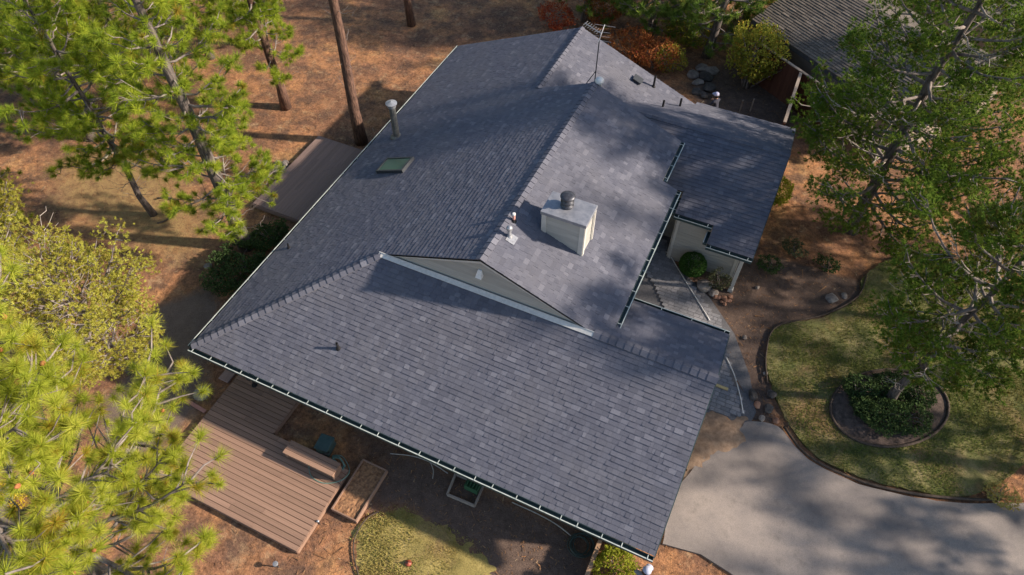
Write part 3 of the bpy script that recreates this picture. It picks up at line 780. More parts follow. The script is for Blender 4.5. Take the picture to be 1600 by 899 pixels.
# gutters with hanger straps
def gutter(p0, p1, nrm, sp=0.61, straps=True, w=0.12, skip=0.15):
    p0, p1 = np.array(p0, float), np.array(p1, float); nv = np.array([nrm[0], nrm[1], 0.0])
    d = p1 - p0; L = np.linalg.norm(d); d /= L; Z = np.array([0, 0, 1.0])
    p0 = p0 + nv * 0.012 - Z * 0.035; p1 = p1 + nv * 0.012 - Z * 0.035
    mb = MB()
    mb.box((p0 + p1) / 2 + nv * 0.006 - Z * 0.05, (L, 0.012, 0.12), (d, nv, Z))
    mb.box((p0 + p1) / 2 + nv * (w / 2) - Z * 0.11, (L, w, 0.012), (d, nv, Z))
    mb.box((p0 + p1) / 2 + nv * (w + 0.003) - Z * 0.058, (L, 0.012, 0.105), (d, nv, Z))
    for e, s in ((p0, 1), (p1, -1)):
        mb.box(e + nv * w / 2 + d * s * 0.006 - Z * 0.05, (0.012, w - 0.02, 0.1), (d, nv, Z))
    g_ = mb.build('gutter', 'gutter_green', house)
    mb = MB(); mb.box((p0 + p1) / 2 + nv * (w + 0.004) + Z * 0.004, (L, 0.026, 0.016), (d, nv, Z)); mb.build('gutter_lip', 'gutter_lip', g_)
    mb = MB(); mb.box((p0 + p1) / 2 + nv * (w + 0.013) - Z * 0.06, (L, 0.006, 0.10), (d, nv, Z)); mb.build('gutter_face', 'gutter_green', g_)
    if straps:
        n = max(1, int((L - 2 * skip) / sp))
        for i in range(n + 1):
            t = skip + (L - 2 * skip) * i / n + (random.uniform(-.1, .1) if 0 < i < n else 0)
            mb = MB(); mb.box(p0 + d * t + nv * (w / 2 - 0.01) + Z * 0.018, (0.022, w + 0.04, 0.008), (d, nv, Z)); mb.build('hanger_strap', 'gutter_lip', g_)
gutter((0, 0, ZE), (A, 0, ZE), (0, -1))
gutter((0, 0, ZE), (0, B, ZE), (-1, 0), 0.9, True, 0.09)
gutter((XR, XR - 2 * R + 2 * Wd + 0.1, zR(XR, 0)), (XR, YR2, zR(XR, 0)), (1, 0))
gutter((XR2, YR2 + .05, zR(XR2, 0)), (XR2, E_, zR(XR2, 0)), (1, 0))
gutter((12.0, YN, zN(0, YN)), (A, YN, zN(0, YN)), (0, 1), 0.75)
gutter((12.22, 11.78, zWN(0, 11.78)), (13.6, 11.78, zWN(0, 11.78)), (0, -1), 0.7)
gutter((13.64, 11.1, zWN(0, 11.1)), (XC, 11.1, zWN(0, 11.1)), (0, -1), 0.6)
gutter((12.22, 11.8, zWN(0, 11.8) + .02), (12.22, 12.6, zWN(0, 11.8) + .05), (-1, 0), 0.7)
gutter((13.64, 11.12, zWN(0, 11.12) + .02), (13.64, 11.7, zWN(0, 11.12) + .03), (-1, 0), 0.5, False)
# downspouts
def downspout(pts, r=0.035):
    mb = MB(); mb.tube(spline(pts, 5), r, 8); mb.build('downspout', 'gutter_lip', house, True)
x_ = XR + 0.06
downspout([(x_, 7.65, zR(XR, 0) - .1), (x_, 7.6, zR(XR, 0) - .3), (x_ - .35, 7.3, zR(XR, 0) - .55), (11.55, 7.2, 3.1), (11.55, 7.2, 0.1)])
downspout([(XR2 + .06, 11.62, zR(XR2, 0) - .1), (XR2 + .1, 11.6, zR(XR2, 0) - .35), (XR2 + .35, 11.62, zR(XR2, 0) - .5)], 0.045)
# porch post at the corner of the rear wing
mb = MB(); mb.box((14.98, 11.28, 1.1), (0.13, 0.13, 2.2)); mb.box((14.98, 11.28, 2.05), (0.18, 0.18, 0.08)); mb.box((14.98, 11.28, 0.08), (0.18, 0.18, 0.16))
mb.build('porch_post', 'trim', house, bevel=0.008)

# ---------------- chimney
cx0, cx1, cy0, cy1, czt = 9.08, 10.38, 6.72, 7.52, 5.93
zs = lambda x: zR(x, 0)
mb = MB(); mb.hexa([(cx0, cy0, zs(cx0) - .2), (cx1, cy0, zs(cx1) - .2), (cx1, cy1, zs(cx1) - .2), (cx0, cy1, zs(cx0) - .2)], [(cx0, cy0, czt), (cx1, cy0, czt), (cx1, cy1, czt), (cx0, cy1, czt)])
ch = mb.build('chimney', 'siding', house)
z = zs(cx1)
while z < czt - 0.1:
    z2 = min(z + 0.15, czt - 0.02)
    # -y face (cut along the roof) and +x face
    xa = max(cx0, min(cx1, 2 * R - (z - ZE) / PT)); xb = max(cx0, min(cx1, 2 * R - (z2 - ZE) / PT))
    for lo_, hi_ in (((cx0 if z >= zs(cx0) else xa), (cx0 if z2 >= zs(cx0) else xb)),):
        if cx1 - hi_ > 0.05:
            ra = [(min(lo_, cx1 - .02), cy0 - 0.014, z), (cx1, cy0 - 0.014, z), (cx1, cy0 - 0.002, z2 + .01), (hi_, cy0 - 0.002, z2 + .01)]
            mb = MB(); mb.hexa(ra, [(p[0], cy0 + 0.004, p[2]) for p in ra]); mb.build('siding_board', 'siding', ch)
    ra = [(cx1 + 0.014, cy0, z), (cx1 + 0.014, cy1, z), (cx1 + 0.002, cy1, z2 + .01), (cx1 + 0.002, cy0, z2 + .01)]
    mb = MB(); mb.hexa(ra, [(cx1 - 0.004, p[1], p[2]) for p in ra]); mb.build('siding_board', 'siding', ch)
    z += 0.15
for (x, y) in ((cx0 + .06, cy0), (cx1 - .07, cy0), (cx1 - .03, cy1 - .02), (cx0 + .06, cy1 - .03)):
    zb_ = zs(x) - 0.02
    mb = MB(); mb.box((x + (0.02 if x > 9.7 else -0.02), y, (zb_ + czt) / 2), (0.15, 0.07, czt - zb_)); mb.build('corner_trim', 'trim', ch)
mb = MB(); mb.box((cx1 + .02, cy0 + .05, (zs(cx1) + czt) / 2), (0.05, 0.13, czt - zs(cx1))); mb.build('corner_trim', 'trim', ch)
mb = MB(); mb.box((cx1 + .02, cy1 - .05, (zs(cx1) + czt) / 2), (0.05, 0.1, czt - zs(cx1))); mb.build('corner_trim', 'trim', ch)
mb = MB()
mb.hexa([(cx0 - .07, cy0 - .07, czt - .07), (cx1 + .07, cy0 - .07, czt - .07), (cx1 + .07, cy1 + .07, czt - .07), (cx0 - .07, cy1 + .07, czt - .07)], [(cx0 - .07, cy0 - .07, czt + .05), (cx1 + .07, cy0 - .07, czt + .05), (cx1 + .07, cy1 + .07, czt + .05), (cx0 - .07, cy1 + .07, czt + .05)])
mb.build('chimney_cap', 'steel_cap', ch, bevel=0.012)
fx, fy = (cx0 + cx1) / 2 - .1, (cy0 + cy1) / 2 + .08
mb = MB(); mb.lathe((fx, fy, czt + .04), [(.17, 0), (.20, .02), (.20, .05), (.13, .07), (.13, .17), (.20, .185), (.20, .215), (.14, .24), (.14, .36), (.14, .40), (.0, .41)], 28)
mb.build('flue', 'dark_steel', ch, True)
mb = MB(); mb.lathe((fx, fy, czt + .40), [(.215, 0), (.225, .02), (.22, .04), (.17, .075), (.09, .095), (.02, .103), (0.001, .104)], 28); mb.build('flue_cap', 'dark_steel', ch, True)

# ---------------- skylight
def onL(x, y, h=0): 
    n = np.array([-PT, 0, 1]) / math.hypot(1, PT); return np.array([x, y, zL(x, y)]) + n * h
xa, xb, ya, yb = 1.62, 2.82, 8.68, 9.5
mb = MB()
for (a, b_, c, d) in ((xa, xb, ya, ya + .07), (xa, xb, yb - .07, yb), (xa, xa + .07, ya + .07, yb - .07), (xb - .07, xb, ya + .07, yb - .07)):
    mb.hexa([onL(a, c, 0), onL(b_, c, 0), onL(b_, d, 0), onL(a, d, 0)], [onL(a, c, .13), onL(b_, c, .13), onL(b_, d, .13), onL(a, d, .13)])
sk = mb.build('skylight', 'skylight_frame', house)
mb = MB(); q = [(xa + .07, ya + .07), (xb - .07, ya + .07), (xb - .07, yb - .07), (xa + .07, yb - .07)]
mb.hexa([onL(*p, .09) for p in q], [onL(*p, .11) for p in q]); mb.build('pane', 'skylight_glass', sk)

# ---------------- flues, vents and pipes on the roof
def pipe(base, h, r, mat, cap=None, flange=True, name='vent_pipe', fmat='black_rubber', nrm=None, capmat=None):
    base = np.array(base, float)
    mb = MB(); mb.lathe(base - (0, 0, 0.15), [(r, 0), (r, h + .15), (r * .8, h + .15), (r * .8, h + .05)], 14); p = mb.build(name, mat, house, False)
    if flange:
        mb = MB(); mb.lathe(base - (0, 0, .04), [(r * 2.0, 0), (r * 1.9, .05), (r * 1.15, .12), (r * 1.1, .14)], 14); mb.build('flange', fmat, p)
    if cap == 'cone':
        mb = MB(); mb.lathe(base + (0, 0, h), [(r * 1.25, -.12), (r * 1.35, -.02), (r * 1.7, .02), (r * 1.7, .05), (.01, .14), (.001, .141)], 22); mb.build('vent_cap', capmat or 'galvanised', p)
    if cap == 'mush':
        mb = MB(); mb.lathe(base + (0, 0, h), [(r * 1.5, -.06), (r * 1.75, -.02), (r * 1.6, .04), (r * .8, .08), (.001, .09)], 18); mb.build('vent_cap', capmat or 'galvanised', p, True)
    return p
b0 = atp(620, 214, (0, 0, ZE), (-PT, 0, 1))
pipe(b0, rise_to(b0, 163), 0.13, 'flue_pipe', 'cone', True, 'flue_pipe', 'flue_pipe')
b0 = atp(452, 388, (0, 0, ZE), (-PT, 0, 1)); pipe(b0, 0.22, 0.035, 'black_rubber')
b0 = atp(529, 545, (0, 0, ZE), (0, -PT, 1)); pipe(b0, 0.3, 0.04, 'black_rubber')
b0 = atp(796, 370, (0, 0, zR(0, 0)), (PT, 0, 1)); v_ = pipe(b0, 0.36, 0.055, 'galvanised', 'mush', True, 'vent_pipe', 'galvanised')
mb = MB(); n_ = np.array([PT, 0, 1]) / math.hypot(1, PT)
mb.hexa([np.array([b0[0] + a, b0[1] + c, zR(b0[0] + a, 0)]) + n_ * .024 for a, c in ((-.05, -.2), (.22, -.2), (.22, .12), (-.05, .12))], [np.array([b0[0] + a, b0[1] + c, zR(b0[0] + a, 0)]) + n_ * .032 for a, c in ((-.05, -.2), (.22, -.2), (.22, .12), (-.05, .12))])
mb.build('flashing', 'galvanised', v_)
b0 = atp(803, 346, (0, 0, zR(0, 0)), (PT, 0, 1)); v_ = pipe(b0, 0.3, 0.045, 'copper_pink')
mb = MB(); mb.lathe(b0 + np.array([0, 0, .27]), [(.052, 0), (.052, .06), (.03, .07), (.001, .071)], 12); mb.build('vent_cap', 'white_paint', v_)
for (px_, py_) in ((1021, 136), (1034, 175), (1061, 172)):
    b0 = atp(px_, py_, (0, 0, zRR(0, 0)), (PT, 0, 1)); pipe(b0, 0.55, 0.045, 'black_rubber')
b0 = atp(995, 127, (0, 0, zRR(0, 0)), (PT, 0, 1)); n_ = np.array([PT, 0, 1]) / math.hypot(1, PT)
mb = MB(); X_ = np.array([1, 0, -PT]) / math.hypot(1, PT)
mb.box(b0 + n_ * .06, (.34, .3, .10), (X_, (0, 1, 0), n_)); mb.box(b0 + n_ * .125, (.40, .36, .03), (X_, (0, 1, 0), n_)); mb.build('box_vent', 'skylight_frame', house, bevel=0.01)
# white turbine dome and antenna behind the main ridge
b0 = np.array([R + 0.02, E_ - 0.05, zL(R, 0) - .05])
mb = MB(); mb.lathe(b0 + (.12, .15, -.3), [(.10, 0), (.10, .32), (.15, .35), (.17, .42), (.13, .50), (.05, .54), (.001, .545)], 18); mb.build('vent_dome', 'white_paint', house, True)
ma = np.array([R - .04, E_ + .12, zL(R, 0) - .5])
H_ = 2.35
mb = MB(); mb.tube([ma, ma + (0, 0, H_)], 0.02, 8); mb.tube([ma + (0, 0, .9), ma + (-.35, .0, .2)], 0.016, 6)
an = mb.build('antenna', 'dark_steel', house)
t0 = ma + np.array([0, 0, H_ - .15])
mb = MB(); mb.tube([t0 + (.05, -.25, 0), t0 + (-.1, .75, .05)], 0.015, 8); mb.build('antenna_boom', 'antenna_metal', an)
mb = MB(); mb.tube([t0 + (0, .1, .12), t0 + (-.72, .45, .12)], 0.014, 6); mb.build('antenna_boom', 'antenna_metal', an)
for k in range(7):
    c = t0 + np.array([-.1 - .1 * k, .15 + .05 * k, .12]); hw = .13
    mb = MB(); mb.tube([c + (-.04, -hw, -.02), c + (.04, hw, .02)], 0.005, 5); mb.build('antenna_element', 'antenna_metal', an)
for k, (t, hw) in enumerate(((-.2, .42), (.05, .3), (.3, .26), (.72, .36))):
    c = t0 + np.array([.02 - .13 * t, t, .04])
    mb = MB(); mb.tube([c + (-hw, -.06, 0), c + (hw, .06, 0)], 0.005, 5); mb.build('antenna_element', 'antenna_metal', an)

# ---------------- paver walk beside the house, laid with saw-tooth edges
walk_poly = [(11.6, 12.6), (12.2, 12.6), (12.35, 11.9), (14.95, 9.75), (15.4, 9.0), (15.9, 7.7), (16.7, 6.35), (16.55, 6.15), (14.9, 6.05), (14.7, 6.4), (13.2, 9.3), (11.7, 10.85)]
sub = sheet('walkway', [(11.5, 12.9), (12.35, 12.9), (12.35, 11.9), (14.4, 10.6), (15.6, 9.4), (16.5, 7.9), (17.0, 6.6), (16.9, 6.0), (14.8, 5.9), (11.5, 6.3)], 0.02, 'paver_base', 0.05)
mb = MB(); rs = random.Random(9)
yy = 5.9; row = 0
while yy < 12.7:
    xx = 11.3 + (0.11 if row % 2 else 0)
    while xx < 17:
        w_, h_ = rs.choice((0.15, 0.22, 0.22, 0.3)), 0.15
        P = np.array([[xx + w_ / 2, yy + h_ / 2]])
        if in_poly(P, walk_poly)[0]:
            mb.box((xx + w_ / 2, yy + h_ / 2, 0.045 + rs.uniform(-.004, .004)), (w_ - .012, h_ - .012, 0.06), None, min(1, max(0, rs.gauss(.5, .22))))
        xx += w_
    yy += 0.15; row += 1
tag(mb.build('paver_field', 'paver', sub), kind='stuff')

# ================================================================== TREES AND SHRUBS
def unit(v):
    return v / (np.linalg.norm(v, axis=-1, keepdims=True) + 1e-9)
def needles(tp, td, ts, n, length, width, bias, rng, tone_t=None, back=0.10, tone_n=0.16, quad=False):
    """needle triangles for tufts at tp with axes td and scales ts"""
    N = len(tp)
    v = unit(rng.normal(0, 1, (N, n, 3)) + td[:, None, :] * (bias * rng.uniform(0.5, 2.2, (N, 1, 1))))
    L = length * ts[:, None] * rng.uniform(0.7, 1.1, (N, n))
    b = tp[:, None, :] - td[:, None, :] * (rng.random((N, n)) * back * ts[:, None])[..., None]
    s = unit(np.cross(v, rng.normal(0, 1, (N, n, 3)))) * (width * rng.uniform(0.7, 1.3, (N, n)))[..., None]
    m = b + v * (L * 0.35)[..., None]
    tip = b + v * L[..., None]
    V = np.stack([b + v * 0.01, m + s, tip, m - s] if quad else [b - s, b + s, tip], 2).reshape(-1, 3); kk = 4 if quad else 3
    tt = (rng.random(N) if tone_t is None else tone_t)[:, None] + rng.normal(0, tone_n, (N, n))
    return V, np.arange(N * n * kk).reshape(-1, kk), np.clip(tt.ravel(), 0, 1)
def skeleton(mb, base, H, r0, cb, Rc, nb, rng, prof, elev, twigs, lean=(0, 0), tr_top=0.12, curl=0.25, bare=0, sides=9, twl=0.38, brad=0.028, tbmb=None, azr=None, jit=0.12, dbmb=None, dz0=None):
    """trunk and limbs; returns tuft points, axes and crown height fraction"""
    base = np.array(base, float); tbmb = tbmb or mb
    nh = 12
    wob = np.cumsum(rng.normal(0, 0.05, (nh, 2)) * H / 14, 0); wob[0] = 0
    zs_ = np.linspace(0, 1, nh)
    tp = np.array([base + (lean[0] * z * H + wob[i, 0], lean[1] * z * H + wob[i, 1], z * H) for i, z in enumerate(zs_)])
    rr = r0 * ((1 - zs_) ** 0.8 * (1 - tr_top) + tr_top * 0.3); rr[0] *= 1.25
    tp[0, 2] -= 0.1
    mb.tube(tp, rr, sides)
    trunk_at = lambda z: np.array([np.interp(z, zs_, tp[:, k]) for k in range(3)])
    pos, ax, hf = [], [], []
    for i in range(nb + bare):
        isb = i >= nb
        u = (i + rng.random()) / nb if not isb else rng.random()
        z = cb + (1 - cb) * u * 0.98 if not isb else (cb * rng.uniform(0.3, 1.0) if dz0 is None else rng.uniform(*dz0))
        az = i * 2.39996 + rng.normal(0, 0.4)
        if azr is not None and rng.random() < azr[2]: az = rng.uniform(azr[0], azr[1])
        L = Rc * prof(u) * rng.uniform(0.6, 1.12) if not isb else Rc * (rng.uniform(0.15, 0.5) if dz0 is None else rng.uniform(0.3, 0.85))
        tb_ = (dbmb or tbmb) if isb else tbmb
        e = elev(u) + rng.normal(0, 0.12)
        p0 = trunk_at(z); d = np.array([math.cos(az), math.sin(az), 0.0]); sd = np.array([-d[1], d[0], 0])
        ns = 7; ts_ = np.linspace(0, 1, ns)
        bend = rng.normal(0, 0.18) * L; 
        path = np.array([p0 + d * L * t * math.cos(e) + sd * bend * t * t + np.array([0, 0, L * (math.sin(e) * t + curl * t * t * t - 0.08 * math.sin(math.pi * t))]) for t in ts_])
        path[1:] += rng.normal(0, 0.022 * L ** 0.5, (ns - 1, 3))
        rb = max(0.012, brad * L ** 0.8 * (0.6 if isb else 1)); 
        tb_.tube(path, rb * (1 - 0.8 * ts_), 5)
        nt = max(3, int(twigs * L)) if not isb else int(2 + L) if dz0 is None else int(4 + 3 * L)
        for k in range(nt):
            t = rng.uniform(0.25, 1.0)
            q0 = np.array([np.interp(t, ts_, path[:, c]) for c in range(3)])
            sg = 1 if k % 2 else -1
            a2 = rng.uniform(0.35, 1.1) * sg
            dd = d * math.cos(a2) + sd * math.sin(a2)
            l2 = L * twl * (1.15 - 0.7 * t) * rng.uniform(0.5, 1.2) + 0.12
            dz = rng.normal(0.18, 0.28)
            q1 = q0 + dd * l2 * 0.55 + np.array([0, 0, dz * l2 * 0.4]) + rng.normal(0, 0.04, 3)
            q2 = q0 + dd * l2 + np.array([0, 0, (dz + curl * 0.8) * l2]) + rng.normal(0, jit * 0.5, 3)
            tb_.tube([q0, q1, q2], [rb * 0.42, rb * 0.3, 0.006], 3, cap=False)
            if isb: continue
            pos.append(q2); ax.append(unit(q2 - q1 + np.array([0, 0, 0.12]))); hf.append(u)
            if l2 > 0.45:
                pos.append(q1 + rng.normal(0, jit, 3)); ax.append(unit(dd + rng.normal(0, 0.5, 3) + np.array([0, 0, 0.5]))); hf.append(u)
        if not isb:
            pos.append(path[-1]); ax.append(unit(path[-1] - path[-2])); hf.append(u)
    return np.array(pos), np.array(ax), np.array(hf), tp
def clumps(pos, ax, sub, spread, rng):
    """each tuft becomes a loose clump of small sprays"""
    p = np.repeat(pos, sub, 0); a = np.repeat(ax, sub, 0)
    off = rng.normal(0, 1, p.shape) * spread; off[:, 2] *= 0.7
    return p + off, unit(a * 0.6 + unit(off) * 0.9)
NEAR = lambda x, y: -180 < x < 1780 and -200 < y < 1080
PONDEROSA = lambda u: (0.55 + 0.45 * math.sin(math.pi * min(1, u * 1.1 + 0.15))) * (1 - u) ** 0.35
ROUND = lambda u: max(0.15, math.sin(math.pi * (0.12 + 0.83 * u)) ** 0.8)
CONE = lambda u: (1 - u) ** 0.8 + 0.08
def pine(label, base, H, r0, cb, Rc, nb, seed, mat='needle_green', twigs=5.2, n=120, length=0.29, width=0.008, bark='bark_red', prof=PONDEROSA, elev=lambda u: 0.0 + 0.45 * u, bare=6, lean=(0, 0), group='pines around the house', sub=0, spread=0.2, bias=0.75, name='pine_tree', cat='pine tree', curl=0.22, tsc=(0.6, 1.2), tone=(0.5, 0.2), azr=None, twl=0.38, quad=False, cut=NEAR, dz0=None):
    rng = np.random.default_rng(seed)
    t = thing(name, label, cat, (base[0], base[1], 0.0), group)
    mb = MB(); lb = MB(); db = MB()
    pos, ax, hf, tp = skeleton(mb, (base[0], base[1], 0), H, r0, cb, Rc, nb, rng, prof, elev, twigs, lean, bare=bare, curl=curl, azr=azr, twl=twl, tbmb=lb, dbmb=db if dz0 else None, dz0=dz0)
    mb.build('trunk', bark, t, True); lb.build('limbs', 'branch_grey', t, True)
    if db.v: tag(db.build('dead_branches', 'dead_wood', t, True), kind='stuff')
    tt = np.clip(rng.normal(tone[0], tone[1], len(pos)), 0, 1)
    if cut is not None:                      # thin the boughs far outside the view
        k = np.array([cut(*pix(p)) if depth(p) > 0.5 else False for p in pos]) | (rng.random(len(pos)) < 0.22); pos, ax, tt = pos[k], ax[k], tt[k]
    tufts = (pos.copy(), ax.copy())
    if sub:
        pos, ax = clumps(pos, ax, sub, spread, rng); tt = np.clip(np.repeat(tt, sub) + rng.normal(0, 0.1, len(pos)), 0, 1)
    V, F, tn = needles(pos, ax, rng.uniform(*tsc, len(pos)), n, length, width, bias, rng, tt, back=length * 0.5, quad=quad)
    np_mesh('crown', V, F, tn, mat, t)
    return t, tufts
def g0(x, y): return at(x, y, 0)

# the near pine whose crown fills the lower left corner
fgp, fgt = pine('near pine with long bright needle tufts filling the lower left corner', (4.55, -6.4), 15.0, 0.26, 0.40, 3.3, 86, 101, 'needle_bright', 4.4, 225, 0.27, 0.0038, 'bark_grey', lambda u: (1 - u) ** 0.45, lambda u: 0.12 + 0.35 * u, 4, bias=0.6, tsc=(0.55, 1.15), tone=(0.6, 0.2), azr=(-0.6, 1.6, 0.4), twl=0.42)
# pine cones on it
cone = MB(); cone.lathe((0, 0, -0.05), [(0.008, 0), (0.032, .02), (0.042, .045), (0.036, .075), (0.02, .1), (.003, .115)], 9)
cp = None; rs = random.Random(3); ncone = 0
for i in rs.sample(range(len(fgt[0])), len(fgt[0])):
    p = fgt[0][i]; q = pix(p)
    if -5 < q[0] < 450 and 380 < q[1] < 899 and ncone < 26:
        d = Vector(fgt[1][i])
        if cp is None:
            cp = cone.build('pine_cone', 'cone_brown', None, True); o = cp
        else:
            o = cp.copy(); COL.objects.link(o)
        o.parent = fgp; o.location = Vector(p + fgt[1][i] * 0.05) - fgp.location; o.rotation_euler = d.to_track_quat('Z', 'Y').to_euler(); ncone += 1
        sc = rs.uniform(0.7, 1.1); o.scale = (sc, sc, sc)

# upper left stand of ponderosa pines
pine('tall pine with thick dark trunk beside the low hedge left of the roof', g0(385, 385), 14.5, 0.30, 0.15, 2.4, 84, 1, 'needle_green', bark='bark_grey', bare=6, tone=(0.6, 0.22))
pine('slim pine with bare lower trunk rising from a ring edging at left', g0(240, 335), 12.5, 0.14, 0.24, 2.6, 84, 2, 'needle_green', bark='bark_grey', bare=10, tone=(0.62, 0.22))
pine('tall bare red trunked pine beside the small left deck', g0(565, 222), 19, 0.27, 0.40, 2.4, 40, 31, 'needle_green', bare=9, tone=(0.55, 0.2))
pine('red trunked pine left of the small deck with foliage low on its trunk', g0(447, 168), 14, 0.24, 0.16, 2.2, 60, 4, 'needle_green', bare=6, tone=(0.55, 0.2))
pine('bare trunk of the pine standing behind the far left roof corner', g0(643, 38), 18, 0.22, 0.5, 2.4, 26, 5, 'needle_green', bare=3)
pine('bushy pine with a leaning pale root foot at far left', g0(142, 216), 12, 0.24, 0.18, 3.1, 70, 6, 'needle_green', bark='bark_grey', bare=8, tone=(0.6, 0.22), lean=(-0.03, 0.0))
pine('leafy pine crown at the top left corner of the yard', g0(60, 140), 11, 0.22, 0.16, 3.0, 66, 7, 'needle_green', bark='bark_grey', bare=8, tone=(0.55, 0.2))
pine('pine behind the red trunked pine at the top of the yard', g0(330, 90), 10, 0.2, 0.16, 2.3, 60, 8, 'needle_green', bark='bark_grey', bare=6, tone=(0.5, 0.2))
pine('bright pine between the slim pine and the top edge', g0(215, 120), 10, 0.18, 0.16, 2.6, 56, 32, 'needle_green', bark='bark_grey', bare=6, tone=(0.65, 0.2))
pine('pine with bright foliage left of the tall bare red trunk', g0(400, 70), 9.5, 0.17, 0.12, 2.3, 50, 33, 'needle_green', bare=5, tone=(0.65, 0.2))
pine('bright young pine at the left edge above the yellow juniper', at(5, 400, 0), 8.5, 0.13, 0.14, 2.1, 60, 9, 'needle_bright', n=90, length=0.22, width=0.008, bark='bark_grey', bare=4, tone=(0.6, 0.2))

# pines behind the roof
pine('dark pine right behind the far roof peak and the antenna', g0(915, 32), 15.0, 0.26, 0.05, 3.0, 80, 11, 'needle_dark', n=55, width=0.014, bark='bark_grey', bare=6, group='pines behind the house')
pine('dark pine behind the roof between the orange shrubs', g0(1015, 55), 14.0, 0.22, 0.05, 3.0, 80, 12, 'needle_dark', n=55, width=0.014, bark='bark_grey', bare=6, group='pines behind the house')
pine('dark pine beside the stone steps behind the house', g0(1103, 88), 14.0, 0.24, 0.06, 2.7, 74, 13, 'needle_dark', n=55, width=0.014, bark='bark_grey', bare=6, group='pines behind the house')
pine('dark pine between the antenna and the rust shrubs', g0(968, 18), 8.5, 0.2, 0.06, 2.4, 50, 15, 'needle_dark', bark='bark_grey', bare=5, n=70, group='pines behind the house')
pine('dark pine at the top edge left of the leafy small tree', g0(1062, 30), 8.5, 0.2, 0.06, 2.4, 50, 16, 'needle_dark', bark='bark_grey', bare=5, n=70, group='pines behind the house')
pine('pine in front of the neighbouring roof at the top', g0(1165, 30), 8.0, 0.2, 0.06, 2.7, 52, 14, 'needle_green', bark='bark_grey', bare=5, group='pines behind the house')

# right side trees with short clumped foliage and many dead twigs
JW = dict(sub=11, spread=0.17, n=19, length=0.135, width=0.0125, bias=0.9, bark='bark_grey', twigs=4.2, bare=20, dz0=(0.12, 0.85), group='trees on the right of the house', name='juniper_tree', cat='juniper tree')
pine('large green juniper with dead grey twigs right of the rear wing', g0(1330, 360), 13.0, 0.26, 0.10, 4.0, 74, 21, 'juniper_green', prof=lambda u: (1 - u) ** 0.4, elev=lambda u: 0.05 + 0.5 * u, tone=(0.55, 0.22), **JW)
pine('green juniper rising from the round shrub bed on the lawn', g0(1388, 628), 9.6, 0.17, 0.24, 2.7, 46, 22, 'juniper_green', prof=ROUND, elev=lambda u: 0.15 + 0.5 * u, tone=(0.42, 0.2), **JW)
pine('tall juniper at the top right behind the large juniper', g0(1500, 190), 11.5, 0.22, 0.12, 3.2, 34, 23, 'juniper_green', prof=ROUND, elev=lambda u: 0.1 + 0.5 * u, tone=(0.5, 0.22), **JW)
pine('small juniper at the right edge behind the fallen log', g0(1590, 420), 6.5, 0.14, 0.12, 2.4, 28, 24, 'juniper_green', prof=ROUND, elev=lambda u: 0.1 + 0.5 * u, tone=(0.42, 0.2), **JW)
pine('dark juniper beside the neighbouring roof at the top right', g0(1345, 60), 8.5, 0.16, 0.1, 2.4, 26, 25, 'juniper_green', prof=ROUND, elev=lambda u: 0.1 + 0.5 * u, tone=(0.35, 0.2), **JW)
# yellow juniper at left
JY = dict(JW); JY.update(group='trees left of the house', sub=8, spread=0.14, n=20, length=0.10, width=0.0105, bare=12)
pine('sparse yellow green juniper at the left of the dirt path', g0(205, 580), 6.0, 0.15, 0.10, 2.5, 76, 26, 'juniper_yellow', prof=ROUND, elev=lambda u: 0.25 + 0.6 * u, tone=(0.55, 0.25), **JY)
pine('small yellow green juniper at the left edge of the yard', g0(25, 420), 4.8, 0.11, 0.12, 1.9, 48, 27, 'juniper_yellow', prof=ROUND, elev=lambda u: 0.25 + 0.6 * u, tone=(0.5, 0.25), **JY)
# trees standing to the right of the view; their shadows cross the roof and the driveway
OUT = (((30.5, 6.3, 6.5, 2.6, 0.15), 'low beside the driveway'), ((27.5, 9.0, 10.5, 3.0, 0.12), 'nearest to the driveway'), ((27.0, 14.6, 15.0, 3.7, 0.2), 'beyond the fallen log'), ((4.5, 33.0, 16.0, 3.4, 0.2), 'far behind the house'), ((14.5, 34.0, 17.0, 3.4, 0.2), 'far behind the stone steps'))
for k, ((x, y, H, rc, cbv), wh) in enumerate(OUT):
    pine('pine outside the view %s, known by its shadow' % wh, (x, y), H, 0.24, cbv, rc, 42, 50 + k, 'needle_green', n=20, width=0.036, length=0.26, bare=3, twigs=4.0, cut=None, prof=ROUND if k < 2 else PONDEROSA, group='pines outside the view')

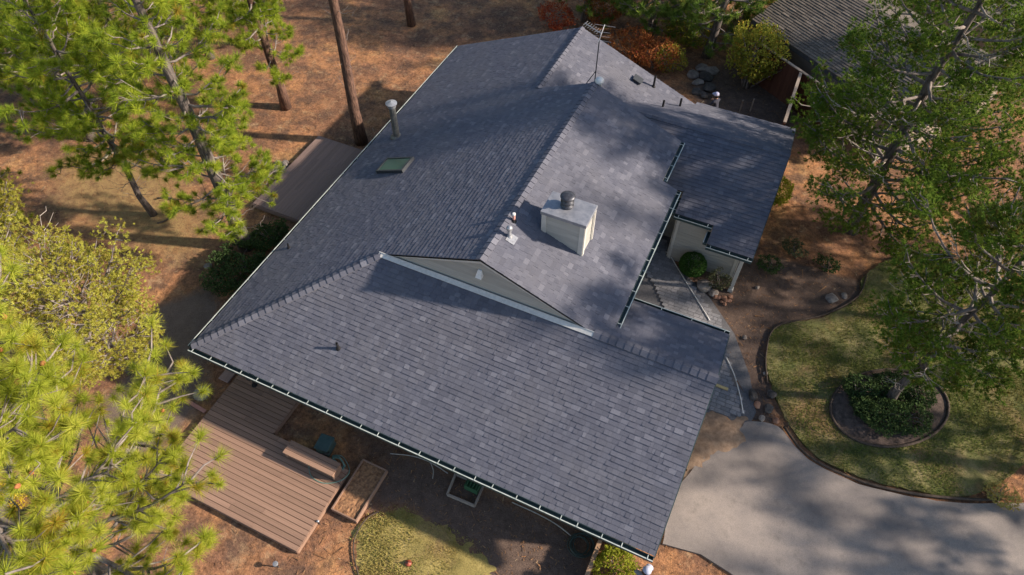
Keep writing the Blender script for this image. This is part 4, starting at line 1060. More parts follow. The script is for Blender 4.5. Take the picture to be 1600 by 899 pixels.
# leafy shrubs: leaves as small folded quads spread through an uneven crown
def leaves(pos, size, rng, tone, upb=0.5, asp=0.55):
    n = len(pos); nn = unit(rng.normal(0, 1, (n, 3)) + np.array([0, 0, upb])); t = unit(np.cross(nn, rng.normal(0, 1, (n, 3)))); s = np.cross(nn, t)
    sz = (size * rng.uniform(0.6, 1.3, n))[:, None]
    V = np.stack([pos - t * sz, pos + s * sz * asp, pos + t * sz, pos - s * sz * asp], 1).reshape(-1, 3)
    return V, np.arange(4 * n).reshape(-1, 4), np.clip(tone, 0, 1)
def shrub(label, base, rx, ry, h, nl, size, mat, seed, cat='shrub', name='shrub', shell=0.55, stems=10, rough=0.35, z0=0.08, group=None, smooth=False, stemmat='branch_grey', trunk=0.0):
    rng = np.random.default_rng(seed)
    t = thing(name, label, cat, (base[0], base[1], 0), group)
    d = unit(rng.normal(0, 1, (nl, 3))); 
    rad = rng.uniform(shell, 1.0, nl) ** 0.6
    lump = 1 - rough + rough * 2 * (0.55 * vnoise(d[:, 0] * 2.3 + 7 + d[:, 2], d[:, 1] * 2.3 + 3, seed) + 0.45 * vnoise(d[:, 0] * 5 + 9, d[:, 1] * 5 + d[:, 2] * 4 + 5, seed + 1))
    lump = np.clip(lump, 0.35, 1.25) if not smooth else 1 + 0.05 * (lump - 1)
    p = d * (rad * lump)[:, None]
    p = p * np.array([rx, ry, h / 2]) + np.array([base[0], base[1], trunk + h / 2 + z0])
    p[:, 2] = np.maximum(p[:, 2], 0.03)
    gaps = vnoise(p[:, 0] * 3.1 + seed, p[:, 1] * 3.1 + p[:, 2] * 2, seed + 2) > (0.22 if not smooth else 0.0)
    p = p[gaps]; n = len(p)
    tone = 0.5 + 0.5 * (vnoise(p[:, 0] * 4, p[:, 1] * 4 + p[:, 2] * 3, seed + 5) - 0.5) + rng.normal(0, 0.2, n)
    V, F, tn = leaves(p, size, rng, tone)
    np_mesh('foliage', V, F, tn, mat, t)
    mb = MB()
    for i in range(stems):
        q = p[rng.integers(0, n)]; b0 = np.array([base[0] + rng.normal(0, rx * 0.08), base[1] + rng.normal(0, ry * 0.08), -0.05])
        mid = b0 * 0.5 + q * 0.5 + rng.normal(0, 0.06, 3) + np.array([0, 0, 0.08 * h])
        mb.tube(spline([b0, mid, q], 3), np.linspace(0.022 if trunk == 0 else 0.05, 0.005, 7), 5)
    mb.build('stems', stemmat, t, True)
    return t
shrub('round clipped boxwood against the siding by the paver walk', at(1078, 428), 0.52, 0.5, 0.95, 6500, 0.03, 'boxwood', 1, 'bush', 'round_bush', 0.8, 6, smooth=True)
shrub('sparse sage green shrub between the boxwood and porch post', at(1120, 447), 0.45, 0.4, 0.7, 900, 0.035, 'leaf_sage', 2, stems=14)
shrub('low dark spreading juniper hedge beside the left eave', at(378, 425), 1.15, 1.3, 0.75, 7000, 0.05, 'shrub_dark', 3, name='hedge', cat='hedge')
shrub('dark low shrub beside the small left deck near the eave', at(425, 375), 0.7, 0.9, 0.6, 3000, 0.05, 'shrub_dark', 4)
shrub('bright lime shrub below the lower right roof corner', at(958, 893), 0.62, 0.6, 0.8, 2600, 0.045, 'leaf_lime', 5, stems=12)
shrub('bright yellow green shrub at the end of the rear wing', at(1210, 318), 0.5, 0.7, 1.1, 2200, 0.045, 'leaf_lime', 6)
shrub('red leaved shrub behind the far roof peak', at(868, 45), 1.0, 0.8, 1.3, 1900, 0.06, 'leaf_red', 7, 'shrub')
shrub('orange autumn shrub left of the dark pine behind the roof', at(940, 40), 1.1, 1.0, 1.8, 2200, 0.06, 'leaf_autumn', 8)
shrub('rust orange shrub behind the middle of the rear roof edge', at(985, 95), 1.4, 1.1, 1.6, 2400, 0.06, 'leaf_autumn', 9)
shrub('brown and orange thicket behind the far roof edge', at(1020, 105), 1.3, 1.0, 1.5, 2000, 0.06, 'leaf_autumn', 15)
shrub('dull green undergrowth at the top behind the roof', at(1075, 70), 1.5, 1.2, 1.6, 2600, 0.06, 'leaf_olive', 16)
shrub('thin brown shrub left of the stone steps', at(1045, 110), 0.9, 0.9, 1.3, 1100, 0.05, 'leaf_olive', 10, stems=16)
shrub('olive and gold leafy small tree behind the stone steps', at(1165, 135), 1.35, 1.2, 3.0, 5200, 0.07, 'leaf_olive', 11, 'small tree', 'leafy_tree', 0.4, 16, trunk=0.3)
shrub('orange red vine leaves on the brown fence', at(1205, 105), 0.6, 0.5, 2.2, 900, 0.06, 'leaf_red', 12, 'shrub')
shrub('bare reddish twiggy shrub before the neighbouring roof', at(1238, 100), 0.9, 0.8, 2.6, 420, 0.035, 'leaf_autumn', 13, stems=40)
shrub('yellow flowering rabbitbrush under the near pine', at(15, 790), 0.7, 0.6, 0.6, 1500, 0.035, 'flower_yellow', 14)
for k, (x, y, r_) in enumerate(((1340, 615, .62), (1375, 655, .75), (1415, 660, .7), (1430, 622, .6), (1385, 610, .6), (1348, 648, .5))):
    w_ = ('leftmost upper', 'front middle', 'front right', 'upper right', 'top middle', 'front left')[k]
    shrub('dark green low shrub at the %s of the round bed' % w_, at(x, y), r_, r_, 0.55, 2300, 0.04, 'shrub_dark', 20 + k, group='low shrubs in the round bed')
for k, (x, y) in enumerate(((1200, 420), (1240, 395), (1560, 780), (1290, 420))):
    shrub(('dark low plant in the soil below the rear wing', 'small dry shrub under the large juniper', 'dry clump of grass at the driveway edge by the far lawn tip', 'dark small shrub between the rear wing and flat stones')[k], at(x, y), 0.5, 0.45, 0.4, 700, 0.045, ('shrub_dark', 'leaf_sage', 'grass_dry', 'shrub_dark')[k], 40 + k)

# ================================================================== SMALLER THINGS
def unit_box(name, mat, bevel=0.006):
    mb = MB(); mb.box((0, 0, 0), (1, 1, 1)); o = mb.build(name, mat, None); me = o.data
    bpy.data.objects.remove(o); return me
BOXES = {}
def plank(name, mat, parent, c, size, rotz=0.0, tilt=(0, 0)):
    if mat not in BOXES: BOXES[mat] = unit_box('plank_mesh', mat)
    o = bpy.data.objects.new(name, BOXES[mat]); COL.objects.link(o)
    off = np.zeros(3); q = parent
    while q is not None: off += np.array(q.location); q = q.parent
    o.parent = parent; o.location = Vector([float(v) for v in np.array(c, float) - off]); o.scale = size; o.rotation_euler = (tilt[0], tilt[1], rotz)
    return o
rs = random.Random(77)
# front deck, boards across
dk = thing('deck', 'brown plank deck below the front eave with an L shaped outline', 'deck', (3.3, -1.5, 0))
y = -3.5
while y < 0.55:
    x0, x1 = (0.72, 6.0) if y < -0.86 else (0.72, 3.12)
    xm = rs.uniform(x0 + 1.2, x1 - 1.0)
    for a, b_ in ((x0, xm), (xm, x1)):
        a_ = a + (0.003 if a == xm else 0); b2 = b_ - (0.003 if b_ == xm else 0)
        plank('deck_board', 'deck_wood', dk, ((a_ + b2) / 2, y + 0.065, 0.19 + rs.uniform(-.003, .003)), (b2 - a_, 0.145, 0.03), rs.uniform(-.0006, .0006))
    y += 0.16
for (c, s) in (((3.36, -3.5, 0.09), (5.28, 0.04, 0.17)), ((0.70, -1.5, 0.085), (0.04, 4.0, 0.165)), ((6.0, -2.2, 0.085), (0.04, 2.6, 0.165)), ((4.55, -0.84, 0.085), (2.9, 0.04, 0.165)), ((3.12, -0.1, 0.085), (0.04, 1.3, 0.165))):
    plank('rim_joist', 'deck_wood', dk, c, s)
# left deck, boards along the eave
d2 = thing('deck', 'small brown plank deck under the left eave', 'deck', (-2.2, 9.8, 0))
x = -4.0
while x < 0.4:
    ym = rs.uniform(8.5, 11.0)
    for a, b_ in ((7.3, ym), (ym, 12.0)):
        plank('deck_board', 'deck_wood_y', d2, (x + 0.065, (a + b_) / 2, 0.19 + rs.uniform(-.002, .002)), (0.126, b_ - a - 0.006, 0.03))
    x += 0.135
for (c, s) in (((-4.02, 9.65, 0.085), (0.04, 4.7, 0.165)), ((-1.8, 12.02, 0.085), (4.4, 0.04, 0.165)), ((-1.8, 7.28, 0.085), (4.4, 0.04, 0.165))):
    plank('rim_joist', 'deck_wood_y', d2, c, s)
# bench on the deck
q = [at(441, 705, 0.62), at(457.5, 687, 0.62), at(530.5, 725, 0.62), at(519, 747, 0.62)]
bx0, bx1 = (q[0][0] + q[1][0]) / 2, (q[2][0] + q[3][0]) / 2; by0, by1 = (q[0][1] + q[3][1]) / 2, (q[1][1] + q[2][1]) / 2
bn = thing('bench', 'long brown plank bench on the edge of the front deck', 'bench', ((bx0 + bx1) / 2, (by0 + by1) / 2, 0.205))
pw = (by1 - by0) / 3
for k in range(3):
    plank('seat_plank', 'deck_wood', bn, ((bx0 + bx1) / 2, by0 + pw * (k + .5), 0.60), (bx1 - bx0, pw - 0.012, 0.04))
for xx in (bx0 + .05, bx1 - .05):
    plank('leg', 'deck_wood', bn, (xx, (by0 + by1) / 2, 0.39), (0.06, by1 - by0 - .06, 0.37))
plank('apron', 'raw_wood', bn, ((bx0 + bx1) / 2, by0 + 0.03, 0.535), (bx1 - bx0 - .16, 0.03, 0.085))
# raised bed
rb_ = thing('raised_bed', 'long narrow wooden raised bed beside the front deck', 'garden bed', (6.6, -1.17, 0))
for (c, s) in (((6.2, -1.17, 0.09), (0.04, 1.76, 0.2)), ((7.05, -1.17, 0.09), (0.04, 1.76, 0.2)), ((6.625, -0.31, 0.09), (0.81, 0.04, 0.2)), ((6.625, -2.03, 0.09), (0.81, 0.04, 0.2))):
    plank('side_board', 'deck_wood', rb_, c, s)
mb = MB(); n = 14
hh = lambda i, j: 0.10 + 0.05 * float(vnoise(np.array([i * .9]), np.array([j * .7]), 3)[0])
for i in range(n):
    for j in range(2 * n):
        X0, X1 = 6.22 + .81 * i / n, 6.22 + .81 * (i + 1) / n; Y0, Y1 = -2.01 + 1.68 * j / (2 * n), -2.01 + 1.68 * (j + 1) / (2 * n)
        mb.poly([(X0, Y0, hh(i, j)), (X1, Y0, hh(i + 1, j)), (X1, Y1, hh(i + 1, j + 1)), (X0, Y1, hh(i, j + 1))])
mb.build('soil', 'bed_soil', rb_, True)
# shallow square bed near the front wall
q = W(((712, 742), (755, 760), (742, 792), (699, 774)))
sb = thing('garden_bed', 'shallow square bed edged with dark timber under the front eave', 'garden bed', (q[0] + q[2]) / 2)
for k in range(4):
    a, b_ = q[k], q[(k + 1) % 4]; d = b_ - a
    plank('edge_timber', 'grey_wood', sb, ((a + b_) / 2)[:2].tolist() + [0.05], (np.linalg.norm(d), 0.06, 0.12), math.atan2(d[1], d[0]))
# green crate
c = at(739, 757, 0.25)
cr = thing('crate', 'green slotted plastic crate under the front gutter', 'crate', (c[0], c[1], 0))
mb = MB()
for (o_, s) in (((0, -.16, .17), (.44, .02, .3)), ((0, .16, .17), (.44, .02, .3)), ((-.21, 0, .17), (.02, .3, .3)), ((.21, 0, .17), (.02, .3, .3)), ((0, 0, .03), (.42, .3, .02))):
    mb.box(np.array([c[0], c[1], 0]) + o_, s)
mb.build('shell', 'crate_green', cr)
for k in range(4):
    plank('slat', 'crate_green', cr, (c[0] - .15 + .1 * k, c[1], 0.33), (0.04, .34, .02))
# hose box and its hose
c = at(508, 695, 0.3)
hb = thing('hose_box', 'dark green plastic hose box behind the deck bench', 'box', (c[0], c[1], 0))
ang = math.radians(6)
mb = MB(); ax_ = [np.array([math.cos(ang), math.sin(ang), 0]), np.array([-math.sin(ang), math.cos(ang), 0]), np.array([0, 0, 1.0])]
mb.box((c[0], c[1], 0.2), (.44, .5, .4), ax_); mb.build('body', 'box_green', hb, bevel=0.04)
mb = MB(); mb.box((c[0], c[1], 0.43), (.48, .54, .07), ax_); mb.build('lid', 'box_green', hb, bevel=0.03)
mb = MB(); mb.tube(spline([(c[0] + .15, c[1] - .3, .38), (c[0] + .2, c[1] - .36, .5), (c[0] + .3, c[1] - .3, .5), (c[0] + .3, c[1] - .2, .4)], 4), 0.03, 8); mb.build('handle', 'black_rubber', hb, True)
hz = 0.22
hp = [at(519, 716, .1), at(532, 712, .1), at(543, 725, .08), at(545, 740, hz), at(530, 752, hz), at(505, 755, hz), at(487, 745, hz), at(483, 728, hz), at(490, 715, .55)]
mb = MB(); mb.tube(spline(hp, 8), 0.016, 7)
mb2 = [at(520, 712, .12), at(528, 712, .2), at(536, 722, .22), at(535, 731, .2), at(526, 722, .2), at(519, 714, .16), at(530, 714, .22), at(539, 727, .22)]
for k in range(3): mb.tube(spline([p + np.array([.03 * k, -.03 * k, .02 * k]) for p in mb2], 6), 0.016, 7)
tag(mb.build('garden_hose', 'hose_green', None, True), 'pale green garden hose looped over the deck corner beside the bench', 'hose')
# dark hose coil by the timber divider
c = at(908, 853); mb = MB()
for k in range(9):
    r_ = .30 + .05 * math.sin(k * 2.1); ox, oy = rs.uniform(-.09, .09), rs.uniform(-.09, .09)
    mb.tube([c + np.array([ox + r_ * math.cos(a), oy + r_ * math.sin(a), .04 + .022 * k + .015 * math.sin(3 * a + k)]) for a in np.linspace(0, 2 * math.pi, 30)], 0.014, 6, cap=False)
tag(mb.build('hose_coil', 'hose_dark', None, True), 'dark green hose coiled on the soil under the front eave', 'hose')
mb = MB(); mb.tube(spline([at(800, 785, .05), at(840, 803, .05), at(870, 820, .05), at(893, 838, .06)], 6), 0.018, 6)
tag(mb.build('water_pipe', 'pale_pipe', None, True), 'pale pipe on the soil leading to the coiled hose', 'pipe')
mb = MB(); mb.tube(spline([at(610, 709, .05), at(640, 712, .05), at(662, 718, .06), at(682, 728, .05), at(700, 740, .05)], 6), 0.016, 6); mb.tube(spline([at(672, 722, .05), at(677, 735, .05), at(676, 748, .04)], 5), 0.014, 6)
tag(mb.build('water_pipe', 'pale_pipe', None, True), 'thin pale pipe curving over the dark soil beside the square bed', 'pipe')
# timber divider near the lower right roof corner
a, b_ = at(938, 845, .6), at(915, 905, .6)
dv = thing('divider_fence', 'low timber divider beside the lime shrub under the roof corner', 'fence', (a[0], a[1], 0)); d = b_ - a; d[2] = 0; L = np.linalg.norm(d)
plank('top_rail', 'raw_wood', dv, ((a + b_) / 2)[:2].tolist() + [0.62], (L, 0.12, 0.04), math.atan2(d[1], d[0]))
for k in range(8):
    p = a + d * (k + .5) / 8; plank('board', 'raw_wood', dv, (p[0], p[1], 0.3), (L / 8 - .01, 0.025, 0.6), math.atan2(d[1], d[0]))
# curved edging round the front lawn and lawn edging at right
def strip(name, pts, mat, label, r=0.03, z=0.05, cat='edging'):
    mb = MB(); pp = [np.array([p[0], p[1], z]) for p in spline(pts, 8)]
    mb.tube(pp, r, 6); return tag(mb.build(name, mat, None, True), label, cat)
strip('lawn_edging', W(((562, 905), (553, 868), (555, 840), (572, 812), (592, 800))), 'edging', 'dark edging curving round the yellowed front lawn', 0.022, 0.03)
strip('lawn_edging', W(((1198, 600), (1196, 555), (1213, 512), (1285, 494), (1338, 466), (1353, 432))), 'edging', 'dark edging between the soil bed and the right lawn', 0.032, 0.07)
strip('lawn_edging', W(((1224, 668), (1262, 714), (1340, 752), (1430, 773), (1510, 781), (1560, 782))), 'edging', 'dark kerb edging between the lawn and driveway', 0.045, 0.06)
mb = MB(); rg = bed_ring(1.0); mb.tube([np.array([p[0], p[1], .09]) for p in rg + rg[:1]], 0.05, 6); tag(mb.build('bed_edging', 'edging', None, True), 'dark ring edging round the shrub bed on the lawn', 'edging')
mb = MB(); mb.tube([np.array([*(g0(249, 330)[:2] + .75 * np.array([math.cos(a), math.sin(a)])), .05]) for a in np.linspace(-.9, 2.4, 20)], 0.035, 6); tag(mb.build('tree_ring', 'edging', None, True), 'curved edging round the foot of the slim left pine', 'edging')
strip('edge_restraint', W(((1040, 396), (1048, 405), (1060, 425), (1108, 503))), 'white_paint', 'white edging strip along the paver walk by the boxwood', 0.018, 0.1)
strip('edge_restraint', W(((1133, 560), (1146, 588), (1155, 620), (1160, 648))), 'white_paint', 'white edging strip along the paver walk by the driveway', 0.018, 0.1)
# yellow level lying on the pavers, board, stones
a = at(1128, 605, .1); o = MB(); o.box(a, (.42, .09, .05), ([math.cos(-.0), .0, 0], [0, 1, 0], [0, 0, 1])); tag(o.build('spirit_level', 'tool_yellow', None), 'pale yellow level lying on the pavers beside the roof edge', 'tool')
a, b_ = at(285, 623), at(322, 645); d = b_ - a; o = MB(); o.box((a + b_) / 2 + (0, 0, .05), (np.linalg.norm(d), .12, .05), (unit(d), unit(np.cross([0, 0, 1], d)), [0, 0, 1])); tag(o.build('loose_board', 'red_board', None), 'reddish loose board lying left of the front deck', 'board')
def slab(px_, py_, sx, sy, rot, mat, label, round_=False, h=.06):
    c = at(px_, py_); mb = MB(); n = 12 if round_ else 4; pts = []
    for k in range(n):
        a = 2 * math.pi * (k + .5) / n; u_ = np.array([math.cos(a) * sx, math.sin(a) * sy]) * (1 if round_ else 1.2)
        pts.append(c + (u_[0] * math.cos(rot) - u_[1] * math.sin(rot), u_[0] * math.sin(rot) + u_[1] * math.cos(rot), 0))
    mb.hexa([p - np.array([0, 0, .05]) for p in pts], [p + np.array([0, 0, h - .02]) for p in pts])
    return tag(mb.build('stepping_stone', mat, None, bevel=0.012), label, 'stone')
slab(355, 588, .24, .24, .0, 'paver_pink', 'square pinkish stepping stone under the left front roof corner')
slab(366, 575, .24, .24, .0, 'paver_pink', 'pinkish stepping stone half hidden under the front gutter')
slab(315, 615, .28, .28, 0, 'rock', 'round grey stepping stone near the loose red board', True)
# black garden lamp at the deck head
c = at(398, 602, .2); gl = thing('garden_lamp', 'small black round lamp on the deck under the gutter', 'lamp', (c[0], c[1], .2))
mb = MB(); mb.lathe((c[0], c[1], .2), [(.1, 0), (.1, .02), (.018, .03), (.018, .5)], 12); mb.build('stand', 'black_rubber', gl)
mb = MB(); mb.lathe((c[0], c[1], .62), [(.02, 0), (.11, .04), (.14, .12), (.1, .2), (.03, .24), (.001, .245)], 14); mb.build('lamp_head', 'black_rubber', gl, True)
# white capped stake lights
for k, (px_, py_, lab) in enumerate(((430, 881, 'white capped path light beside the near pine twigs'), (497, 815, 'small white cap at the corner of the front deck'))):
    c = at(px_, py_, .3 if k == 0 else .2); pl_ = thing('path_light', lab, 'light', (c[0], c[1], 0), 'white path lights'); sc = 1 if k == 0 else .5
    mb = MB(); mb.lathe((c[0], c[1], 0), [(.02, -.05), (.02, .28 if k == 0 else .2)], 8); mb.build('stake', 'dark_steel', pl_)
    mb = MB(); mb.lathe((c[0], c[1], .26 if k == 0 else .2), [(.075 * sc, 0), (.075 * sc, .04), (.05 * sc, .05), (.001, .052)], 16); mb.build('light_cap', 'galvanised', pl_)
# sprinkler on the front lawn
c = at(638, 880, .05); sp_ = thing('sprinkler', 'small red lawn sprinkler on the yellowed grass', 'sprinkler', (c[0], c[1], .04))
mb = MB(); mb.lathe((c[0], c[1], .04), [(.10, 0), (.08, .02), (.03, .035), (.03, .08), (.001, .085)], 12); mb.build('base', 'toy_red', sp_, True)
mb = MB(); mb.tube([(c[0] - .1, c[1] - .05, .14), (c[0] + .1, c[1] + .05, .14)], .012, 6); mb.build('arm', 'black_rubber', sp_)

# rocks
def rock(px_, py_, r, mat, label, seed, flat=.6, group=None, z=0.0, name='rock'):
    bm = bmesh.new(); bmesh.ops.create_icosphere(bm, subdivisions=2, radius=1.0)
    rg = np.random.default_rng(seed); sx, sy = rg.uniform(.75, 1.25, 2); pl = unit(rg.normal(0, 1, (7, 3))); of = rg.uniform(.62, .9, 7)
    for v in bm.verts:
        p = np.array(v.co)
        for k in range(7):
            dd = p @ pl[k]
            if dd > of[k]: p = p - pl[k] * (dd - of[k])
        p *= 1 + .06 * rg.normal()
        v.co = (p[0] * sx * r, p[1] * sy * r, p[2] * r * flat)
    me = bpy.data.meshes.new(name); bm.to_mesh(me); bm.free()
    c = at(px_, py_); o = link(name, me, mat); o.location = (c[0], c[1], z + r * flat * .45); o.rotation_euler = (0, 0, rg.uniform(0, 6))
    return tag(o, label, 'rock', group)
rock(1099, 449, .30, 'rock', 'large grey boulder below the round boxwood', 1, .7)
rock(1114, 459, .22, 'rock', 'flat grey rock right of the large boulder', 2, .5)
for k in range(9): rock(1118 + rs.uniform(-3, 26), 468 + rs.uniform(-10, 9), rs.uniform(.06, .11), 'rock_red', 'small reddish cobble in the pile at the foot of the porch post', 10 + k, .8, 'cobbles by the porch post')
rock(1300, 468, .28, 'rock', 'wide flat grey stone in the soil bed near the lawn', 30, .35)
rock(1319, 463, .15, 'rock', 'small flat grey stone beside the wide flat stone', 31, .4)
rock(1183, 633, .16, 'rock_red', 'rust red rock at the end of the paver walk', 32)
rock(1212, 658, .12, 'rock_red', 'small rust rock at the lawn corner by the driveway', 33)
rock(1176, 618, .22, 'rock_dark', 'dark rock behind the rust red rock', 34); rock(1205, 618, .2, 'rock_dark', 'dark rock beside the lawn corner', 35); rock(1190, 655, .14, 'rock', 'pale grey rock at the edge of the driveway', 36)
rock(1200, 640, .17, 'rock_dark', 'dark rock between the two rust rocks', 37); rock(1183, 450, .1, 'rock', 'small pale stone in the middle of the soil bed', 38); rock(1163, 528, .1, 'rock', 'pale pebble beside the soil bed by the roof corner', 39)
rock(1196, 584, .09, 'rock', 'small stone at the left tip of the right lawn', 40); rock(325, 417, .14, 'rock', 'small rock beside the left hedge', 41)
for k in range(8): rock(440 + rs.uniform(-12, 8), 262 + rs.uniform(-10, 16), rs.uniform(.12, .2), 'rock', 'grey cobble heaped against the small left deck', 50 + k, .7, 'cobbles by the left deck')
for k, (x, y, r_) in enumerate(((1096, 108, .35), (1103, 122, .4), (1090, 130, .3), (1108, 138, .38), (1082, 118, .3), (1100, 150, .3), (1112, 112, .3), (1088, 145, .28))):
    rock(x, y, r_, ('rock', 'rock_dark')[k % 2], ('top', 'broad flat middle', 'left middle', 'lowest right', 'far left', 'lowest', 'upper right', 'lower left')[k] + ' stone of the rock steps behind the house', 70 + k, .45, 'rock steps')
# pavers left over on the driveway corner and sand heap
sh_ = ragged('sand_heap', [at(x, y) for x, y in ((1098, 700), (1105, 668), (1125, 652), (1155, 660), (1164, 680), (1150, 698), (1120, 706), (1100, 730), (1085, 745))], 'sand', .045, .16, .085, .08)
sh_['kind'] = 'stuff'; tag(sh_, 'low spread of brown sand at the end of the paver walk', 'sand')
# fallen branch at left, log at right
mb = MB(); mb.tube(spline([at(135, 262, .06), at(160, 250, .1), at(190, 228, .1), at(208, 219, .08)], 4), np.linspace(.05, .025, 13), 7); mb.tube([at(180, 237, .1), at(188, 240, .06)], [.02, .01], 5)
tag(mb.build('fallen_branch', 'dead_wood', None, True), 'pale fallen branch on the dry ground at left', 'branch')
lg = thing('fallen_log', 'dark fallen log with bare limbs at the right edge', 'log', at(1570, 345))
mb = MB(); mb.tube(spline([at(1532, 326, .25), at(1565, 341, .28), at(1600, 352, .3), at(1660, 365, .32)], 4), np.linspace(.2, .26, 13), 10); mb.build('log', 'bark_grey', lg, True)
for pts in (((1553, 325), (1580, 293), (1605, 280)), ((1580, 335), (1592, 318), (1605, 305)), ((1550, 380), (1562, 362), (1580, 360)), ((1565, 372), (1580, 355), (1600, 350))):
    mb = MB(); mb.tube(spline([at(x, y, .3 + .35 * k) for k, (x, y) in enumerate(pts)], 4), np.linspace(.045, .015, 9), 6); mb.build('limb', 'bark_grey', lg, True)

# neighbour's fence and roofs
def fence(label, pts, h, n):
    p0 = pts[0]; f_ = thing('board_fence', label, 'fence', (p0[0], p0[1], 0), 'brown board fences behind the house')
    for a, b_ in zip(pts[:-1], pts[1:]):
        d = (b_ - a); d[2] = 0; L = np.linalg.norm(d); az = math.atan2(d[1], d[0]); m_ = max(1, int(L / .15))
        for k in range(m_):
            p = a + d * (k + .5) / m_; plank('fence_board', 'fence_brown', f_, (p[0], p[1], h / 2 + rs.uniform(-.01, .01)), (L / m_ - .006, .022, h), az)
        plank('top_rail', 'grey_wood', f_, ((a + b_) / 2)[:2].tolist() + [h + .02], (L, .13, .04), az)
        for t in (0, 1):
            p = a + d * t; plank('post', 'fence_brown', f_, (p[0], p[1], h / 2), (.1, .1, h), az)
fh = 1.9
fence('brown board fence in front of the neighbouring roof', [at(1190, 70, fh), at(1252, 112, fh), at(1310, 152, fh)], fh, 1)
fence('brown board fence running towards the rear wing', [at(1252, 112, fh) + np.array([0, -.15, 0]), at(1226, 192, fh)], fh, 1)
for (x, y) in ((1155, 168), (1172, 166)):
    c = at(x, y + 8); o = MB(); o.box((c[0], c[1], .35), (.06, .06, .7)); tag(o.build('garden_stake', 'grey_wood', None), 'short grey stake in the soil behind the rear wing', 'stake', 'stakes behind the rear wing')
def roof_house(name, label, ridge, eave, zr_, ze_, nrow, mat='shake', tone=0.0):
    r0, r1, e0, e1 = [np.array([p[0], p[1], zz]) for p, zz in ((ridge[0], zr_), (ridge[1], zr_), (eave[0], ze_), (eave[1], ze_))]
    t = thing(name, label, 'house', ((r0 + r1) / 2)[:2].tolist() + [0])
    f0, f1 = 2 * r0 - e0, 2 * r1 - e1; f0[2] = f1[2] = ze_
    for (a, b_, c, d, nm) in ((e0, e1, r1, r0, 1), (f1, f0, r0, r1, 2)):
        mb = MB(); mb.hexa([a - (0, 0, .2), b_ - (0, 0, .2), c - (0, 0, .2), d - (0, 0, .2)], [a, b_, c, d]); so = mb.build('roof_slope', 'deck_sheathing', t)
        for k in range(nrow):
            s0, s1 = k / nrow, (k + 1.12) / nrow
            mb = MB(); p = [a + (d - a) * s0, b_ + (c - b_) * s0, b_ + (c - b_) * s1, a + (d - a) * s1]; m_ = 24
            for j in range(m_):
                lo_ = [p[0] + (p[1] - p[0]) * j / m_, p[0] + (p[1] - p[0]) * (j + .97) / m_, p[3] + (p[2] - p[3]) * (j + .97) / m_, p[3] + (p[2] - p[3]) * j / m_]
                z1 = rs.uniform(.028, .045)
                mb.hexa([q_ + np.array([0, 0, .004]) for q_ in lo_], [lo_[0] + (0, 0, z1), lo_[1] + (0, 0, z1), lo_[2] + (0, 0, .012), lo_[3] + (0, 0, .012)], min(1, max(0, rs.gauss(.45 + tone, .22))))
            mb.build('shingle_course', mat, so)
    ins = 0.12
    cc = (e0 + e1 + f0 + f1) / 4
    foot = [np.array([*(cc + (p - cc) * (1 - ins))[:2], 0]) for p in (e0, e1, f1, f0)]
    for k in range(4):
        a, b_ = foot[k], foot[(k + 1) % 4]; d = b_ - a; L = np.linalg.norm(d)
        plank('wall', 'grey_wood', t, ((a + b_) / 2)[:2].tolist() + [(ze_ - .1) / 2], (L, .12, ze_ - .1), math.atan2(d[1], d[0]))
    for a, b_, r_ in ((e0, f0, r0), (e1, f1, r1)):
        mb = MB(); i_ = lambda p: cc + (p - cc) * (1 - ins * .8)
        tri = [i_(a) - (0, 0, .2), i_(b_) - (0, 0, .2), np.array([*i_(r_)[:2], zr_ - .35])]
        tri = [np.array(p) for p in tri]; tri[0][2] = tri[1][2] = ze_ - .15; dv_ = unit(r0 - r1) * .05
        mb.hexa([p - dv_ for p in tri], [p + dv_ for p in tri]); mb.build('gable_wall', 'grey_wood', t)
    return t
_f0, _f1 = at(1190, 70, fh), at(1310, 152, fh); _fd = unit((_f1 - _f0) * np.array([1, 1, 0])); _fn = np.array([-_fd[1], _fd[0], 0])
if _fn[1] < 0: _fn = -_fn
_e0, _e1 = _f0 - _fd * 1.5 + _fn * 0.7, _f1 + _fd * 3.5 + _fn * 0.7
roof_house('neighbour_house', 'neighbouring house with weathered grey brown shake roof at the top right', (_e0 + _fn * 3.6, _e1 + _fn * 3.6), (_e0, _e1), 3.55, 2.2, 28)
roof_house('neighbour_shed', 'small tan roofed building behind the neighbouring shake roof', (_e0 + _fn * 12.5 + _fd * 2, _e1 + _fn * 12.5), (_e0 + _fn * 9.5 + _fd * 2, _e1 + _fn * 9.5), 3.2, 2.3, 12, tone=.35)

